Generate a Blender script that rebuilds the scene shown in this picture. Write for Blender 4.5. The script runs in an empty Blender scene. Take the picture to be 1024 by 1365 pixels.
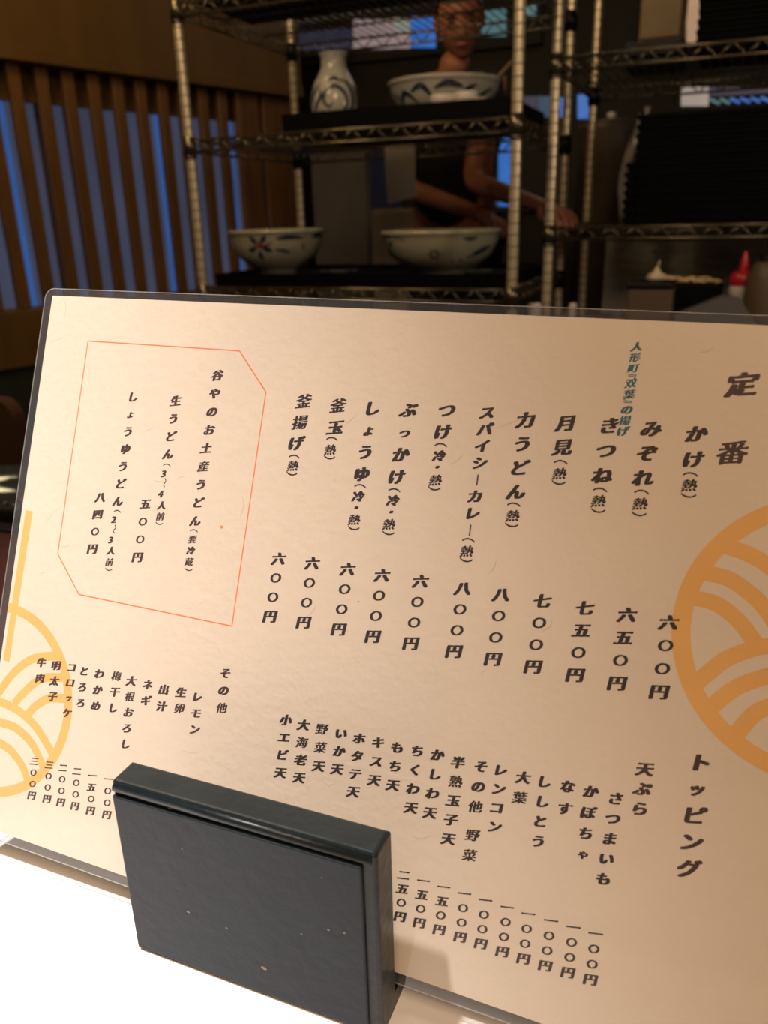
import bpy, bmesh, math, random
from mathutils import Vector, Matrix
random.seed(7)
S = bpy.context.scene
C = S.collection

# ------------------------------------------------------------------ camera, world, light, exposure
FPX, CX, CY = 1070.0, 512.0, 682.5
CAMH = 0.9817                                   # eye height above the floor, the table top is at 0.75
RX = Vector((0.92666183, 0.10734537, -0.36024274))
RY = Vector((0.37505763, -0.32801227, 0.86702925))
RZ = Vector((-0.02509246, -0.93855470, -0.34421715))
def ray(px, py):
    d = Vector(((px-CX)/FPX, (py-CY)/FPX, 1.0))
    return Vector((RX.dot(d), RY.dot(d), RZ.dot(d)))
CAMLOC = Vector((0, 0, CAMH))
def at(px, py, y):
    """world point on the vertical plane at distance y seen at a photo pixel"""
    r = ray(px, py); return CAMLOC + r*(y/r.y)
def atz(px, py, z):
    r = ray(px, py); return CAMLOC + r*((z-CAMH)/r.z)
cam = bpy.data.cameras.new('camera'); camo = bpy.data.objects.new('camera', cam); C.objects.link(camo)
right = Vector((RX.x, RY.x, RZ.x)); dwn = Vector((RX.y, RY.y, RZ.y)); fwd = Vector((RX.z, RY.z, RZ.z))
M = Matrix.Identity(4)
for i in range(3):
    M[i][0] = right[i]; M[i][1] = -dwn[i]; M[i][2] = -fwd[i]; M[i][3] = CAMLOC[i]
camo.matrix_world = M
cam.sensor_fit = 'HORIZONTAL'; cam.sensor_width = 36; cam.lens = 36*FPX/1024
cam.clip_start = 0.01; cam.clip_end = 50
cam.dof.use_dof = True; cam.dof.focus_distance = 0.285; cam.dof.aperture_fstop = 20
S.camera = camo
w = bpy.data.worlds.new('world'); S.world = w; w.use_nodes = True
w.node_tree.nodes['Background'].inputs[0].default_value = (1.0, 0.66, 0.42, 1)
w.node_tree.nodes['Background'].inputs[1].default_value = 0.03
S.view_settings.view_transform = 'Standard'; S.view_settings.look = 'None'
S.view_settings.exposure = 0.0; S.view_settings.gamma = 1.0; S.view_settings.use_curve_mapping = False
S.cycles.max_bounces = 8; S.cycles.transparent_max_bounces = 16
S.cycles.use_denoising = True

def lamp(kind, name, loc, target, energy, color, size=0.1, spot=None, blend=1.0, sy=None):
    l = bpy.data.lights.new(name, kind); l.energy = energy; l.color = color
    if kind == 'AREA':
        l.size = size
        if sy: l.shape = 'RECTANGLE'; l.size_y = sy
    else: l.shadow_soft_size = size
    if kind == 'SPOT': l.spot_size = spot; l.spot_blend = blend
    o = bpy.data.objects.new(name, l); C.objects.link(o); o.location = loc
    o.rotation_euler = (Vector(target)-Vector(loc)).to_track_quat('-Z', 'Y').to_euler()
    return o
lamp('SPOT', 'table_spotlight', (-0.38, 0.02, 1.82), (-0.37, 0.10, 0.75), 104, (1.0, 0.93, 0.91), 0.022, math.radians(47), 1.0)
lamp('AREA', 'warm_dining_light', (0.35, -0.45, 2.2), (0.0, 0.25, 0.8), 17, (1.0, 0.67, 0.42), 0.6)
lamp('AREA', 'warm_counter_light', (-1.2, 0.7, 2.3), (-0.8, 2.0, 1.0), 8.0, (1.0, 0.72, 0.42), 0.4)
lamp('AREA', 'warm_wall_light', (-1.5, 1.6, 2.45), (-2.2, 2.6, 1.5), 6.0, (1.0, 0.66, 0.24), 0.3)
lamp('AREA', 'kitchen_tube_light', (-0.6, 4.0, 2.40), (-0.6, 3.4, 1.0), 2.0, (1.0, 0.86, 0.70), 1.2, sy=0.15)
lamp('AREA', 'steel_panel_fill', (0.75, 1.5, 1.25), (0.0, 2.85, 0.75), 2.2, (1.0, 0.82, 0.62), 0.2)  # added fill to brighten the steel panel, no fixture there

# ------------------------------------------------------------------ materials
def mat(name, col, rough=0.5, metal=0.0, noise=0.0, nscale=20.0, col2=None, bump=0.0, bscale=60.0, coat=0.0, emit=None, estr=0.0, spec=0.5, sss=0.0, stretch=None):
    m = bpy.data.materials.new(name); m.use_nodes = True
    nt = m.node_tree; N = nt.nodes; L = nt.links
    b = N['Principled BSDF']
    b.inputs['Roughness'].default_value = rough; b.inputs['Metallic'].default_value = metal
    b.inputs['Coat Weight'].default_value = coat; b.inputs['Coat Roughness'].default_value = 0.12
    b.inputs['Specular IOR Level'].default_value = spec
    if sss: b.inputs['Subsurface Weight'].default_value = sss; b.inputs['Subsurface Radius'].default_value = (0.01, 0.005, 0.003)
    tc = N.new('ShaderNodeTexCoord'); mp = N.new('ShaderNodeMapping'); L.new(tc.outputs['Object'], mp.inputs[0])
    if stretch: mp.inputs['Scale'].default_value = stretch
    n = N.new('ShaderNodeTexNoise'); n.inputs['Scale'].default_value = nscale; n.inputs['Detail'].default_value = 5
    L.new(mp.outputs[0], n.inputs[0])
    rp = N.new('ShaderNodeMapRange'); rp.inputs[1].default_value = 0.3; rp.inputs[2].default_value = 0.7
    L.new(n.outputs[0], rp.inputs[0])
    mx = N.new('ShaderNodeMix'); mx.data_type = 'RGBA'
    mx.inputs[6].default_value = (*col, 1)
    c2 = col2 if col2 else tuple(x*(1-noise) for x in col)
    mx.inputs[7].default_value = (*c2, 1)
    L.new(rp.outputs[0], mx.inputs[0]); L.new(mx.outputs[2], b.inputs['Base Color'])
    if bump:
        n2 = N.new('ShaderNodeTexNoise'); n2.inputs['Scale'].default_value = bscale; n2.inputs['Detail'].default_value = 4
        L.new(mp.outputs[0], n2.inputs[0])
        bp = N.new('ShaderNodeBump'); bp.inputs['Strength'].default_value = bump; bp.inputs['Distance'].default_value = 0.002
        L.new(n2.outputs[0], bp.inputs['Height']); L.new(bp.outputs[0], b.inputs['Normal'])
    if emit:
        b.inputs['Emission Color'].default_value = (*emit, 1); b.inputs['Emission Strength'].default_value = estr
    return m
def glow_mat(name, col, strength, noise=0.35, scale=3.0):
    """emissive pane: back light put into the emission colour"""
    m = bpy.data.materials.new(name); m.use_nodes = True
    nt = m.node_tree; N = nt.nodes; L = nt.links; b = N['Principled BSDF']
    b.inputs['Base Color'].default_value = (*[c*0.3 for c in col], 1); b.inputs['Roughness'].default_value = 0.3
    tc = N.new('ShaderNodeTexCoord'); n = N.new('ShaderNodeTexNoise'); n.inputs['Scale'].default_value = scale
    L.new(tc.outputs['Object'], n.inputs[0])
    mx = N.new('ShaderNodeMix'); mx.data_type = 'RGBA'
    mx.inputs[6].default_value = (*col, 1); mx.inputs[7].default_value = (*[c*(1-noise) for c in col], 1)
    L.new(n.outputs[0], mx.inputs[0]); L.new(mx.outputs[2], b.inputs['Emission Color'])
    b.inputs['Emission Strength'].default_value = strength
    return m
def film_mat(name, tint=(0.93, 0.93, 0.93), rough=0.06, refl=0.05, haze=0.02):
    m = bpy.data.materials.new(name); m.use_nodes = True
    nt = m.node_tree; N = nt.nodes; L = nt.links
    for x in list(N):
        if x.type != 'OUTPUT_MATERIAL': N.remove(x)
    out = [x for x in N if x.type == 'OUTPUT_MATERIAL'][0]
    t = N.new('ShaderNodeBsdfTransparent'); t.inputs[0].default_value = (*tint, 1)
    g = N.new('ShaderNodeBsdfGlossy'); g.inputs['Roughness'].default_value = rough
    lw_ = N.new('ShaderNodeLayerWeight'); lw_.inputs['Blend'].default_value = 0.5     # Schlick, the same from both sides of the film
    pw = N.new('ShaderNodeMath'); pw.operation = 'POWER'; pw.inputs[1].default_value = 5; L.new(lw_.outputs['Facing'], pw.inputs[0])
    fr = N.new('ShaderNodeMath'); fr.operation = 'MULTIPLY_ADD'; fr.inputs[1].default_value = 1-refl; fr.inputs[2].default_value = refl; L.new(pw.outputs[0], fr.inputs[0])
    nz = N.new('ShaderNodeTexNoise'); nz.inputs['Scale'].default_value = 14; nz.inputs['Detail'].default_value = 3
    tc = N.new('ShaderNodeTexCoord'); L.new(tc.outputs['Object'], nz.inputs[0])
    bp = N.new('ShaderNodeBump'); bp.inputs['Strength'].default_value = 0.25; bp.inputs['Distance'].default_value = 0.001
    L.new(nz.outputs[0], bp.inputs['Height']); L.new(bp.outputs[0], g.inputs['Normal'])
    df = N.new('ShaderNodeBsdfDiffuse'); df.inputs[0].default_value = (0.8, 0.8, 0.8, 1)
    hz = N.new('ShaderNodeMixShader'); hz.inputs[0].default_value = haze; L.new(t.outputs[0], hz.inputs[1]); L.new(df.outputs[0], hz.inputs[2])
    ms = N.new('ShaderNodeMixShader'); L.new(fr.outputs[0], ms.inputs[0]); L.new(hz.outputs[0], ms.inputs[1]); L.new(g.outputs[0], ms.inputs[2])
    L.new(ms.outputs[0], out.inputs[0])
    return m
MT = dict(
    paper=mat('washi_paper', (0.84, 0.73, 0.585), 0.55, noise=0.045, nscale=16, bump=0.12, bscale=260),
    film=film_mat('clear_laminate'),
    film_back=film_mat('clear_laminate_back', (0.85, 0.85, 0.85), 0.1, 0.05, 0.035),
    film_edge=film_mat('laminate_rim', (0.80, 0.80, 0.80), 0.2, 0.08, 0.25),
    ink=mat('brush_ink', (0.030, 0.017, 0.016), 0.5, noise=0.3, nscale=300),
    ink_blue=mat('teal_ink', (0.02, 0.12, 0.16), 0.5),
    ink_brown=mat('brown_ink', (0.055, 0.025, 0.02), 0.5),
    ink_orange=mat('orange_ink', (0.82, 0.20, 0.07), 0.5),
    emblem=mat('ochre_ink', (0.82, 0.46, 0.14), 0.5, noise=0.07, nscale=60),
    fibre=mat('washi_fibre', (0.68, 0.56, 0.42), 0.6),
    stain=mat('tea_stain', (0.62, 0.28, 0.12), 0.6),
    table=mat('white_laminate', (0.88, 0.87, 0.87), 0.35, noise=0.02, nscale=40),
    black_wood=mat('black_lacquered_wood', (0.010, 0.016, 0.018), 0.34, noise=0.35, nscale=70, bump=0.18, bscale=180, spec=0.3),
    black_panel=mat('black_painted_panel', (0.0085, 0.017, 0.026), 0.5, noise=0.22, nscale=45, bump=0.12, bscale=220, spec=0.28),
    scuff=mat('worn_paint', (0.30, 0.22, 0.17), 0.7),
    scuff_dark=mat('dark_dent', (0.012, 0.013, 0.013), 0.7),
    brown_wood=mat('oiled_pine_beam', (0.16, 0.085, 0.018), 0.5, noise=0.3, nscale=6, stretch=(1, 1, 0.3)),
    slat_wood=mat('pine_slat', (0.18, 0.085, 0.022), 0.5, noise=0.35, nscale=9, stretch=(3, 3, 0.4)),
    dark_wall=mat('dark_kitchen_wall', (0.028, 0.023, 0.015), 0.7, noise=0.3, nscale=4),
    dado=mat('dark_dado', (0.02, 0.025, 0.022), 0.6),
    ceiling=mat('ceiling_paint', (0.10, 0.08, 0.06), 0.8),
    floor=mat('dark_floor', (0.03, 0.028, 0.026), 0.5, noise=0.3),
    steel=mat('chrome_wire', (0.21, 0.18, 0.13), 0.30, 0.9, noise=0.1, nscale=10),
    post=mat('chrome_post', (0.92, 0.80, 0.56), 0.34, 0.62, noise=0.12, nscale=20),
    groove=mat('post_groove', (0.26, 0.21, 0.14), 0.5, 0.6),
    sheet=mat('brushed_steel', (0.60, 0.55, 0.48), 0.42, 0.25, noise=0.3, nscale=12, stretch=(1, 1, 5)),
    plastic=mat('black_plastic', (0.004, 0.004, 0.005), 0.45, spec=0.3),
    tray=mat('black_tray', (0.002, 0.0022, 0.0025), 0.6, spec=0.08),
    ceramic=mat('celadon_cream_glaze', (0.46, 0.45, 0.34), 0.22, noise=0.15, nscale=14, coat=0.4),
    ceramic2=mat('pale_glaze', (0.56, 0.54, 0.46), 0.2, noise=0.12, nscale=14, coat=0.4),
    cobalt=mat('cobalt_brush', (0.030, 0.050, 0.085), 0.3, noise=0.4, nscale=50),
    cobalt2=mat('pale_cobalt_wash', (0.16, 0.20, 0.25), 0.3, noise=0.4, nscale=50),
    rust=mat('iron_red_brush', (0.22, 0.05, 0.03), 0.3),
    note=mat('note_paper', (0.72, 0.63, 0.56), 0.7, noise=0.08),
    cabinet=mat('grey_cabinet', (0.15, 0.14, 0.155), 0.45, 0.3, noise=0.15, nscale=5),
    crate=mat('pale_crate', (0.25, 0.21, 0.21), 0.6, noise=0.15, nscale=8),
    skin=mat('skin', (0.42, 0.17, 0.11), 0.5, noise=0.12, nscale=20, sss=0.1),
    hair=mat('black_hair', (0.012, 0.010, 0.009), 0.5),
    shirt=mat('black_shirt', (0.008, 0.008, 0.009), 0.85),
    eye=mat('eye', (0.05, 0.03, 0.02), 0.2),
    lip=mat('lip', (0.35, 0.12, 0.10), 0.5),
    redcap=mat('red_cap', (0.50, 0.015, 0.03), 0.35),
    bottle=mat('white_bottle', (0.50, 0.47, 0.47), 0.4),
    noodle=mat('noodles', (0.85, 0.60, 0.32), 0.5, noise=0.3, nscale=40),
    onion=mat('garlic_skin', (0.72, 0.60, 0.45), 0.5, noise=0.2, nscale=30),
    cup=mat('white_cup', (0.75, 0.70, 0.68), 0.4),
    lid=mat('grey_lid', (0.20, 0.20, 0.21), 0.35, 0.4),
    brown_tin=mat('brown_tin', (0.11, 0.08, 0.05), 0.5),
    bag=mat('milky_plastic', (0.40, 0.37, 0.34), 0.25, coat=0.5),
    red_counter=mat('red_brown_counter', (0.055, 0.018, 0.014), 0.35, noise=0.5, nscale=9),
    chair=mat('dark_chair_wood', (0.075, 0.038, 0.018), 0.45, noise=0.25, nscale=10),
    teal_glass=mat('smoked_dish', (0.10, 0.12, 0.12), 0.12, 0.5, noise=0.5, nscale=60),
    blue_win=glow_mat('blue_daylight_pane', (0.070, 0.078, 0.130), 0.85, 0.6, 2.2),
    blue_slit=glow_mat('bright_blue_slit', (0.05, 0.16, 0.52), 0.75, 0.6, 3),
    p_blue=glow_mat('blue_glow', (0.05, 0.22, 0.75), 0.75, 0.5, 9),
    p_dim=glow_mat('dim_blue_pane', (0.035, 0.085, 0.16), 0.75, 0.4),
    p_pink=glow_mat('pink_white_glow', (0.42, 0.31, 0.30), 0.75, 0.4, 8),
    p_green=glow_mat('green_glow', (0.25, 0.38, 0.28), 0.75, 0.3),
    p_teal=glow_mat('teal_glow', (0.10, 0.24, 0.27), 0.75, 0.4),
    p_grey=glow_mat('grey_glow', (0.055, 0.055, 0.09), 0.75, 0.6, 8),
    p_beige=glow_mat('beige_glow', (0.62, 0.38, 0.22), 0.75, 0.4),
    p_white=glow_mat('white_glow', (0.46, 0.38, 0.34), 0.8, 0.4, 6),
    beige=mat('beige_cupboard', (0.40, 0.27, 0.13), 0.5, noise=0.2, nscale=6),
)

pm = MT['paper']; N_ = pm.node_tree.nodes; L_k = pm.node_tree.links; pb = N_['Principled BSDF']; po = [x for x in N_ if x.type == 'OUTPUT_MATERIAL'][0]
tr = N_.new('ShaderNodeBsdfTranslucent'); mxs = N_.new('ShaderNodeMixShader'); mxs.inputs[0].default_value = 0.14
L_k.new(pb.inputs['Base Color'].links[0].from_socket, tr.inputs[0]); L_k.new(pb.outputs[0], mxs.inputs[1]); L_k.new(tr.outputs[0], mxs.inputs[2]); L_k.new(mxs.outputs[0], po.inputs[0])

# ------------------------------------------------------------------ mesh helpers
def link(name, me, m, parent=None, smooth=False):
    o = bpy.data.objects.new(name, me); C.objects.link(o)
    if m is not None: me.materials.append(MT[m] if isinstance(m, str) else m)
    if parent: o.parent = parent
    if smooth:
        for p in me.polygons: p.use_smooth = True
    return o
def from_bm(name, bm, m, parent=None, smooth=False):
    me = bpy.data.meshes.new(name); bmesh.ops.recalc_face_normals(bm, faces=bm.faces); bm.to_mesh(me); bm.free()
    return link(name, me, m, parent, smooth)
def empty(name, label, cat, loc=(0, 0, 0), group=None, rot=None):
    o = bpy.data.objects.new(name, None); C.objects.link(o); o.location = loc; o.empty_display_size = 0.02
    if rot: o.rotation_euler = rot
    return tag(o, label, cat, group)
def tag(o, label, cat, group=None):
    o['label'] = label; o['category'] = cat
    if group: o['group'] = group
    return o
def add_box(bm, x0, x1, y0, y1, z0, z1, bev=0.0, seg=2):
    r = bmesh.ops.create_cube(bm, size=1)
    for v in r['verts']:
        v.co = Vector(((x0+x1)/2+v.co.x*(x1-x0), (y0+y1)/2+v.co.y*(y1-y0), (z0+z1)/2+v.co.z*(z1-z0)))
    if bev:
        es = list({e for v in r['verts'] for e in v.link_edges})
        bmesh.ops.bevel(bm, geom=es, offset=bev, segments=seg, affect='EDGES', profile=0.5)
def box(name, dims, m, parent=None, bev=0.0, seg=2):
    bm = bmesh.new(); add_box(bm, *dims, bev, seg); return from_bm(name, bm, m, parent)
def add_tube(bm, pts, r, n=8, caps=True):
    pts = [Vector(p) for p in pts]; rings = []
    for i, p in enumerate(pts):
        t = (pts[min(i+1, len(pts)-1)]-pts[max(i-1, 0)]).normalized()
        a = t.orthogonal().normalized() if i == 0 else (prev - t*prev.dot(t)).normalized()
        prev = a; b = t.cross(a)
        rr = r[i] if isinstance(r, (list, tuple)) else r
        rings.append([bm.verts.new(p + (a*math.cos(2*math.pi*k/n)+b*math.sin(2*math.pi*k/n))*rr) for k in range(n)])
    for i in range(len(rings)-1):
        for k in range(n):
            bm.faces.new((rings[i][k], rings[i][(k+1) % n], rings[i+1][(k+1) % n], rings[i+1][k]))
    if caps: bm.faces.new(rings[0][::-1]); bm.faces.new(rings[-1])
def add_lathe(bm, prof, n=32, c=(0, 0, 0)):
    rings = []
    for r, z in prof:
        if r < 1e-6: rings.append([bm.verts.new((c[0], c[1], c[2]+z))])
        else: rings.append([bm.verts.new((c[0]+r*math.cos(2*math.pi*k/n), c[1]+r*math.sin(2*math.pi*k/n), c[2]+z)) for k in range(n)])
    for a, b in zip(rings, rings[1:]):
        for k in range(n):
            if len(a) == 1 and len(b) == 1: continue
            if len(a) == 1: bm.faces.new((a[0], b[k], b[(k+1) % n]))
            elif len(b) == 1: bm.faces.new((a[k], a[(k+1) % n], b[0]))
            else: bm.faces.new((a[k], a[(k+1) % n], b[(k+1) % n], b[k]))
def lathe(name, prof, m, parent=None, n=36, c=(0, 0, 0)):
    bm = bmesh.new(); add_lathe(bm, prof, n, c); return from_bm(name, bm, m, parent, True)
def struct(o): o['kind'] = 'structure'; return o

# ------------------------------------------------------------------ the setting
struct(box('floor', (-4, 2.2, -1.6, 5.4, -0.05, 0), 'floor'))
struct(box('ceiling', (-4, 2.2, -1.6, 5.4, 2.6, 2.65), 'ceiling'))
struct(box('wall_back', (-4, 2.2, 4.8, 4.9, 0, 2.6), 'dark_wall'))
struct(box('wall_right', (2.1, 2.2, -1.6, 4.8, 0, 2.6), 'dark_wall'))
struct(box('wall_front', (-4, 2.2, -1.6, -1.5, 0, 2.6), 'dark_wall'))

struct(box('wall_left_rear', (-3.95, -3.85, -1.5, 4.8, 0, 2.6), 'dark_wall'))
# left wall: beam panel, slats, sill, dado; the wall runs along D
WO = Vector((-2.328, 2.339, 0)); WD = Vector((0.28697, 0.95794, 0)); WN = Vector((-WD.y, WD.x, 0))  # WN points away behind the wall
wall_rot = math.atan2(WD.y, WD.x)
WM = Matrix.Translation(WO) @ Matrix.Rotation(wall_rot, 4, 'Z')   # local x along wall, local +y = WN
def on_wall(o): o.matrix_world = WM; return o
wl = struct(on_wall(box('wall_left', (-2.2, 1.46, 0.0, 0.10, 1.515, 2.6), 'brown_wood')))
b = box('lower_wall', (-2.2, 1.46, 0.0, 0.10, 0.0, 0.50), 'dado', wl)
b = box('sill_board', (-2.2, 1.46, -0.02, 0.11, 0.50, 0.70), 'brown_wood', wl, 0.004)
b = box('beam_edge', (-2.2, 1.46, -0.012, 0.0, 1.515, 1.56), 'brown_wood', wl, 0.003)
b = box('rear_header', (-2.2, 1.46, 0.10, 0.14, 1.405, 1.70), 'brown_wood', wl)
sl_me = None
k = 0
for i in range(-9, 12):
    t = -0.035 + i*0.1035
    if sl_me is None:
        s = box('slat', (-0.023, 0.023, 0.03, 0.058, 0.70, 1.515), 'slat_wood', wl, 0.003, 1); sl_me = s.data
    else:
        s = bpy.data.objects.new('slat', sl_me); C.objects.link(s); s.parent = wl
    s.location = (t, 0, 0)
# wide boards where no light comes through
box('blank_board', (1.115, 1.205, 0.03, 0.075, 0.70, 1.515), 'slat_wood', wl, 0.003, 1)
box('blank_board', (1.235, 1.46, 0.03, 0.075, 0.70, 1.515), 'slat_wood', wl, 0.003, 1)
wn = struct(on_wall(box('window_1', (-1.6, 1.46, 0.26, 0.27, 0.66, 1.46), 'blue_win')))
for a, bb in ((-0.55, 0.0), (0.115, 0.127), (0.80, 0.83), (1.195, 1.225)):
    if bb > 0: box('pane_edge', (a, bb, 0.245, 0.259, 0.66, 1.46), 'blue_slit', wn)
box('window_frame', (-1.6, 1.46, 0.235, 0.262, 1.44, 1.50), 'brown_wood', wn)
box('window_frame', (-1.6, 1.46, 0.235, 0.262, 0.60, 0.68), 'brown_wood', wn)
for a in (0.27, 0.39): box('window_mullion', (a-0.02, a+0.02, 0.235, 0.258, 0.68, 1.44), 'slat_wood', wn)

# back wall windows, and glowing panels for lit posters and bright patches
def glow_panels(name, rects, y=4.74):
    """rects: photo boxes on the back wall, each one a pane of its own in a frame"""
    xs = []; zs = []; q = []
    for x0, y0, x1, y1, mm in rects:
        a = at(x0, y1, y); b_ = at(x1, y1, y); c = at(x0, y0, y); d = at(x1, y0, y)
        q.append((a, b_, d, c, mm)); xs += [a.x, b_.x]; zs += [a.z, b_.z, c.z, d.z]
    fr = box(name, (min(xs)-0.03, max(xs)+0.03, y+0.012, y+0.05, min(zs)-0.03, max(zs)+0.03), 'dark_wall'); struct(fr)
    for a, b_, d, c, mm in q:
        bm = bmesh.new()
        v = [bm.verts.new((p.x, y, p.z)) for p in (a, b_, d, c)]; f = bm.faces.new(v)
        r = bmesh.ops.extrude_face_region(bm, geom=[f])
        for vv in [g for g in r['geom'] if isinstance(g, bmesh.types.BMVert)]: vv.co.y += 0.011
        from_bm('pane', bm, mm, fr)
    return fr
glow_panels('glow_posters', [(395, 40, 432, 66, 'p_grey'), (433, 38, 470, 64, 'p_grey'), (471, 26, 522, 65, 'p_pink'), (523, 24, 546, 64, 'p_pink'),
                         (526, 24, 545, 42, 'p_green'), (547, 22, 580, 63, 'p_blue'), (640, 12, 674, 48, 'p_teal'), (700, 6, 714, 20, 'p_teal')])  # posters as self-glowing panels, their light put into the emission
glow_panels('window_3', [(636, 165, 664, 275, 'p_dim'), (665, 165, 680, 275, 'p_blue'), (694, 128, 716, 152, 'p_grey'), (717, 128, 738, 156, 'p_dim'), (742, 130, 760, 156, 'p_blue'), (770, 126, 786, 158, 'p_blue')])
glow_panels('glow_patches', [(915, -30, 932, 56, 'p_beige'), (908, 116, 945, 141, 'p_white'), (946, 116, 1040, 128, 'p_grey')])  # emissive panels where the far wall is brighter
lw = box('strip_backing', (at(944, 140, 4.7).x, at(1060, 140, 4.7).x, 4.722, 4.735, at(980, 144, 4.7).z, at(980, 126, 4.7).z), 'dark_wall'); struct(lw)
def slanted(parent, cx_, cy_, ln, ang, y, mm, wid=3.0, name='glow_strip'):
    a = math.radians(ang); ux, uy = math.cos(a), math.sin(a)
    c4 = [(cx_-ux*ln/2-uy*wid/2, cy_-uy*ln/2+ux*wid/2), (cx_+ux*ln/2-uy*wid/2, cy_+uy*ln/2+ux*wid/2), (cx_+ux*ln/2+uy*wid/2, cy_+uy*ln/2-ux*wid/2), (cx_-ux*ln/2+uy*wid/2, cy_-uy*ln/2-ux*wid/2)]
    bm = bmesh.new(); v = [bm.verts.new(at(px, py, y)) for px, py in c4]; f = bm.faces.new(v)
    r = bmesh.ops.extrude_face_region(bm, geom=[f])
    for vv in [g for g in r['geom'] if isinstance(g, bmesh.types.BMVert)]: vv.co.y += 0.01
    return from_bm(name, bm, mm, parent)
for kx in range(7): slanted(lw, 953+kx*13.5, 135-kx*0.6, 14, 24, 4.71, 'p_teal' if kx < 2 else 'p_blue', 4)  # blue-lit plastic strips, their light put into emissive slats

# ------------------------------------------------------------------ dining table
TZ = 0.75
t = empty('dining_table', 'white laminate dining table under the black menu stand', 'table', (-0.1, 0, 0))
box('table_top', (-0.75, 1.1, -0.75, 0.235, TZ-0.03, TZ), 'table', t, 0.003)
for x_, y_ in ((-0.7, -0.70), (1.02, -0.70), (-0.7, 0.17), (1.02, 0.17)):
    box('table_leg', (x_, x_+0.05, y_, y_+0.05, 0, TZ-0.03), 'black_wood', t, 0.002)

# ------------------------------------------------------------------ the laminated menu sheet
U = Vector((0.99976708, 0, -0.02158191)).normalized(); V = Vector((-0.01994527, -0.38199037, -0.92395105)).normalized()
NM = Vector((-0.00824408, 0.92416631, -0.38190139))               # points away from the reader
A0 = CAMLOC + ray(70, 394)*0.313
def sheet(px, py):
    r = ray(px, py); k = (A0-CAMLOC).dot(NM)/r.dot(NM); d = CAMLOC+r*k-A0
    return d.dot(U)*1000, d.dot(V)*1000
PW, PH = 279.5, 207.6
menu = empty('laminated_menu', 'laminated cream menu sheet with black brush lettering, leaning in the black stand', 'menu', A0)
MM = Matrix.Identity(4)
for i in range(3): MM[i][0] = U[i]; MM[i][1] = -V[i]; MM[i][2] = -NM[i]; MM[i][3] = A0[i]
menu.matrix_world = MM                                                # local: x right, y up, z towards the reader; origin at the paper's top left corner
mm_ = 0.001
def flat(name, polys, m, h, parent=menu, thick=0.0):
    bm = bmesh.new()
    for poly in polys:
        v = [bm.verts.new((x*mm_, -y*mm_, h*mm_)) for x, y in poly]
        bm.faces.new(v)
    if thick:
        r = bmesh.ops.extrude_face_region(bm, geom=list(bm.faces))
        for g in r['geom']:
            if isinstance(g, bmesh.types.BMVert): g.co.z += thick*mm_
    return from_bm(name, bm, m, parent)
def rrect(x0, y0, x1, y1, r, n=6):
    pts = []
    for cx_, cy_, a0 in ((x1-r, y0+r, -90), (x1-r, y1-r, 0), (x0+r, y1-r, 90), (x0+r, y0+r, 180)):
        for k in range(n+1):
            a = math.radians(a0+90*k/n); pts.append((cx_+r*math.cos(a), cy_+r*math.sin(a)))
    return pts
flat('paper_sheet', [[(0, 0), (PW, 0), (PW, PH), (0, PH)]], 'paper', -0.10, thick=0.10)
film_out = rrect(-3.6, -2.9, PW+3.2, PH+3.4, 4.0)
flat('laminate_film', [film_out], 'film_back', -0.16)
flat('laminate_film', [film_out], 'film', 0.10)
bm = bmesh.new()                                                      # sealed rim of the pouch: a thin visible edge
inn = rrect(-3.3, -2.6, PW+2.9, PH+3.1, 3.7)
va = [[bm.verts.new((x*mm_, -y*mm_, z*mm_)) for x, y in L_] for L_ in (film_out, inn) for z in (-0.15, 0.09)]
n_ = len(film_out)
for a, b_ in ((0, 1), (1, 3), (3, 2), (2, 0)):
    for k in range(n_): bm.faces.new((va[a][k], va[a][(k+1) % n_], va[b_][(k+1) % n_], va[b_][k]))
from_bm('laminate_rim', bm, 'film_edge', menu)

def stroke(pts, w):
    """a ribbon polygon of width w around a polyline (mm), Catmull-Rom smoothed"""
    P = [Vector(p) for p in pts]
    if len(P) > 2:
        Q = [2*P[0]-P[1]]+P+[2*P[-1]-P[-2]]; out = []
        for i in range(1, len(Q)-2):
            for s in range(8):
                u = s/8
                out.append(0.5*((2*Q[i])+(Q[i+1]-Q[i-1])*u+(2*Q[i-1]-5*Q[i]+4*Q[i+1]-Q[i+2])*u*u+(3*Q[i]-Q[i-1]-3*Q[i+1]+Q[i+2])*u**3))
        out.append(P[-1]); P = out
    a = []; b_ = []
    for i, p in enumerate(P):
        t_ = (P[min(i+1, len(P)-1)]-P[max(i-1, 0)]).normalized(); n2 = Vector((-t_.y, t_.x))
        ww = w(i/(len(P)-1)) if callable(w) else w
        a.append(p+n2*ww/2); b_.append(p-n2*ww/2)
    return [[a[i], a[i+1], b_[i+1], b_[i]] for i in range(len(P)-1)]
def arc(c, r, a0, a1, n=48): return [(c[0]+r*math.cos(math.radians(a0+(a1-a0)*k/n)), c[1]+r*math.sin(math.radians(a0+(a1-a0)*k/n))) for k in range(n+1)]
def ribbon(pts, w): 
    P = [Vector(p) for p in pts]; a = []; b_ = []
    for i, p in enumerate(P):
        t_ = (P[min(i+1, len(P)-1)]-P[max(i-1, 0)]).normalized(); n2 = Vector((-t_.y, t_.x)); a.append(p+n2*w/2); b_.append(p-n2*w/2)
    return [[a[i], a[i+1], b_[i+1], b_[i]] for i in range(len(P)-1)]
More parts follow.
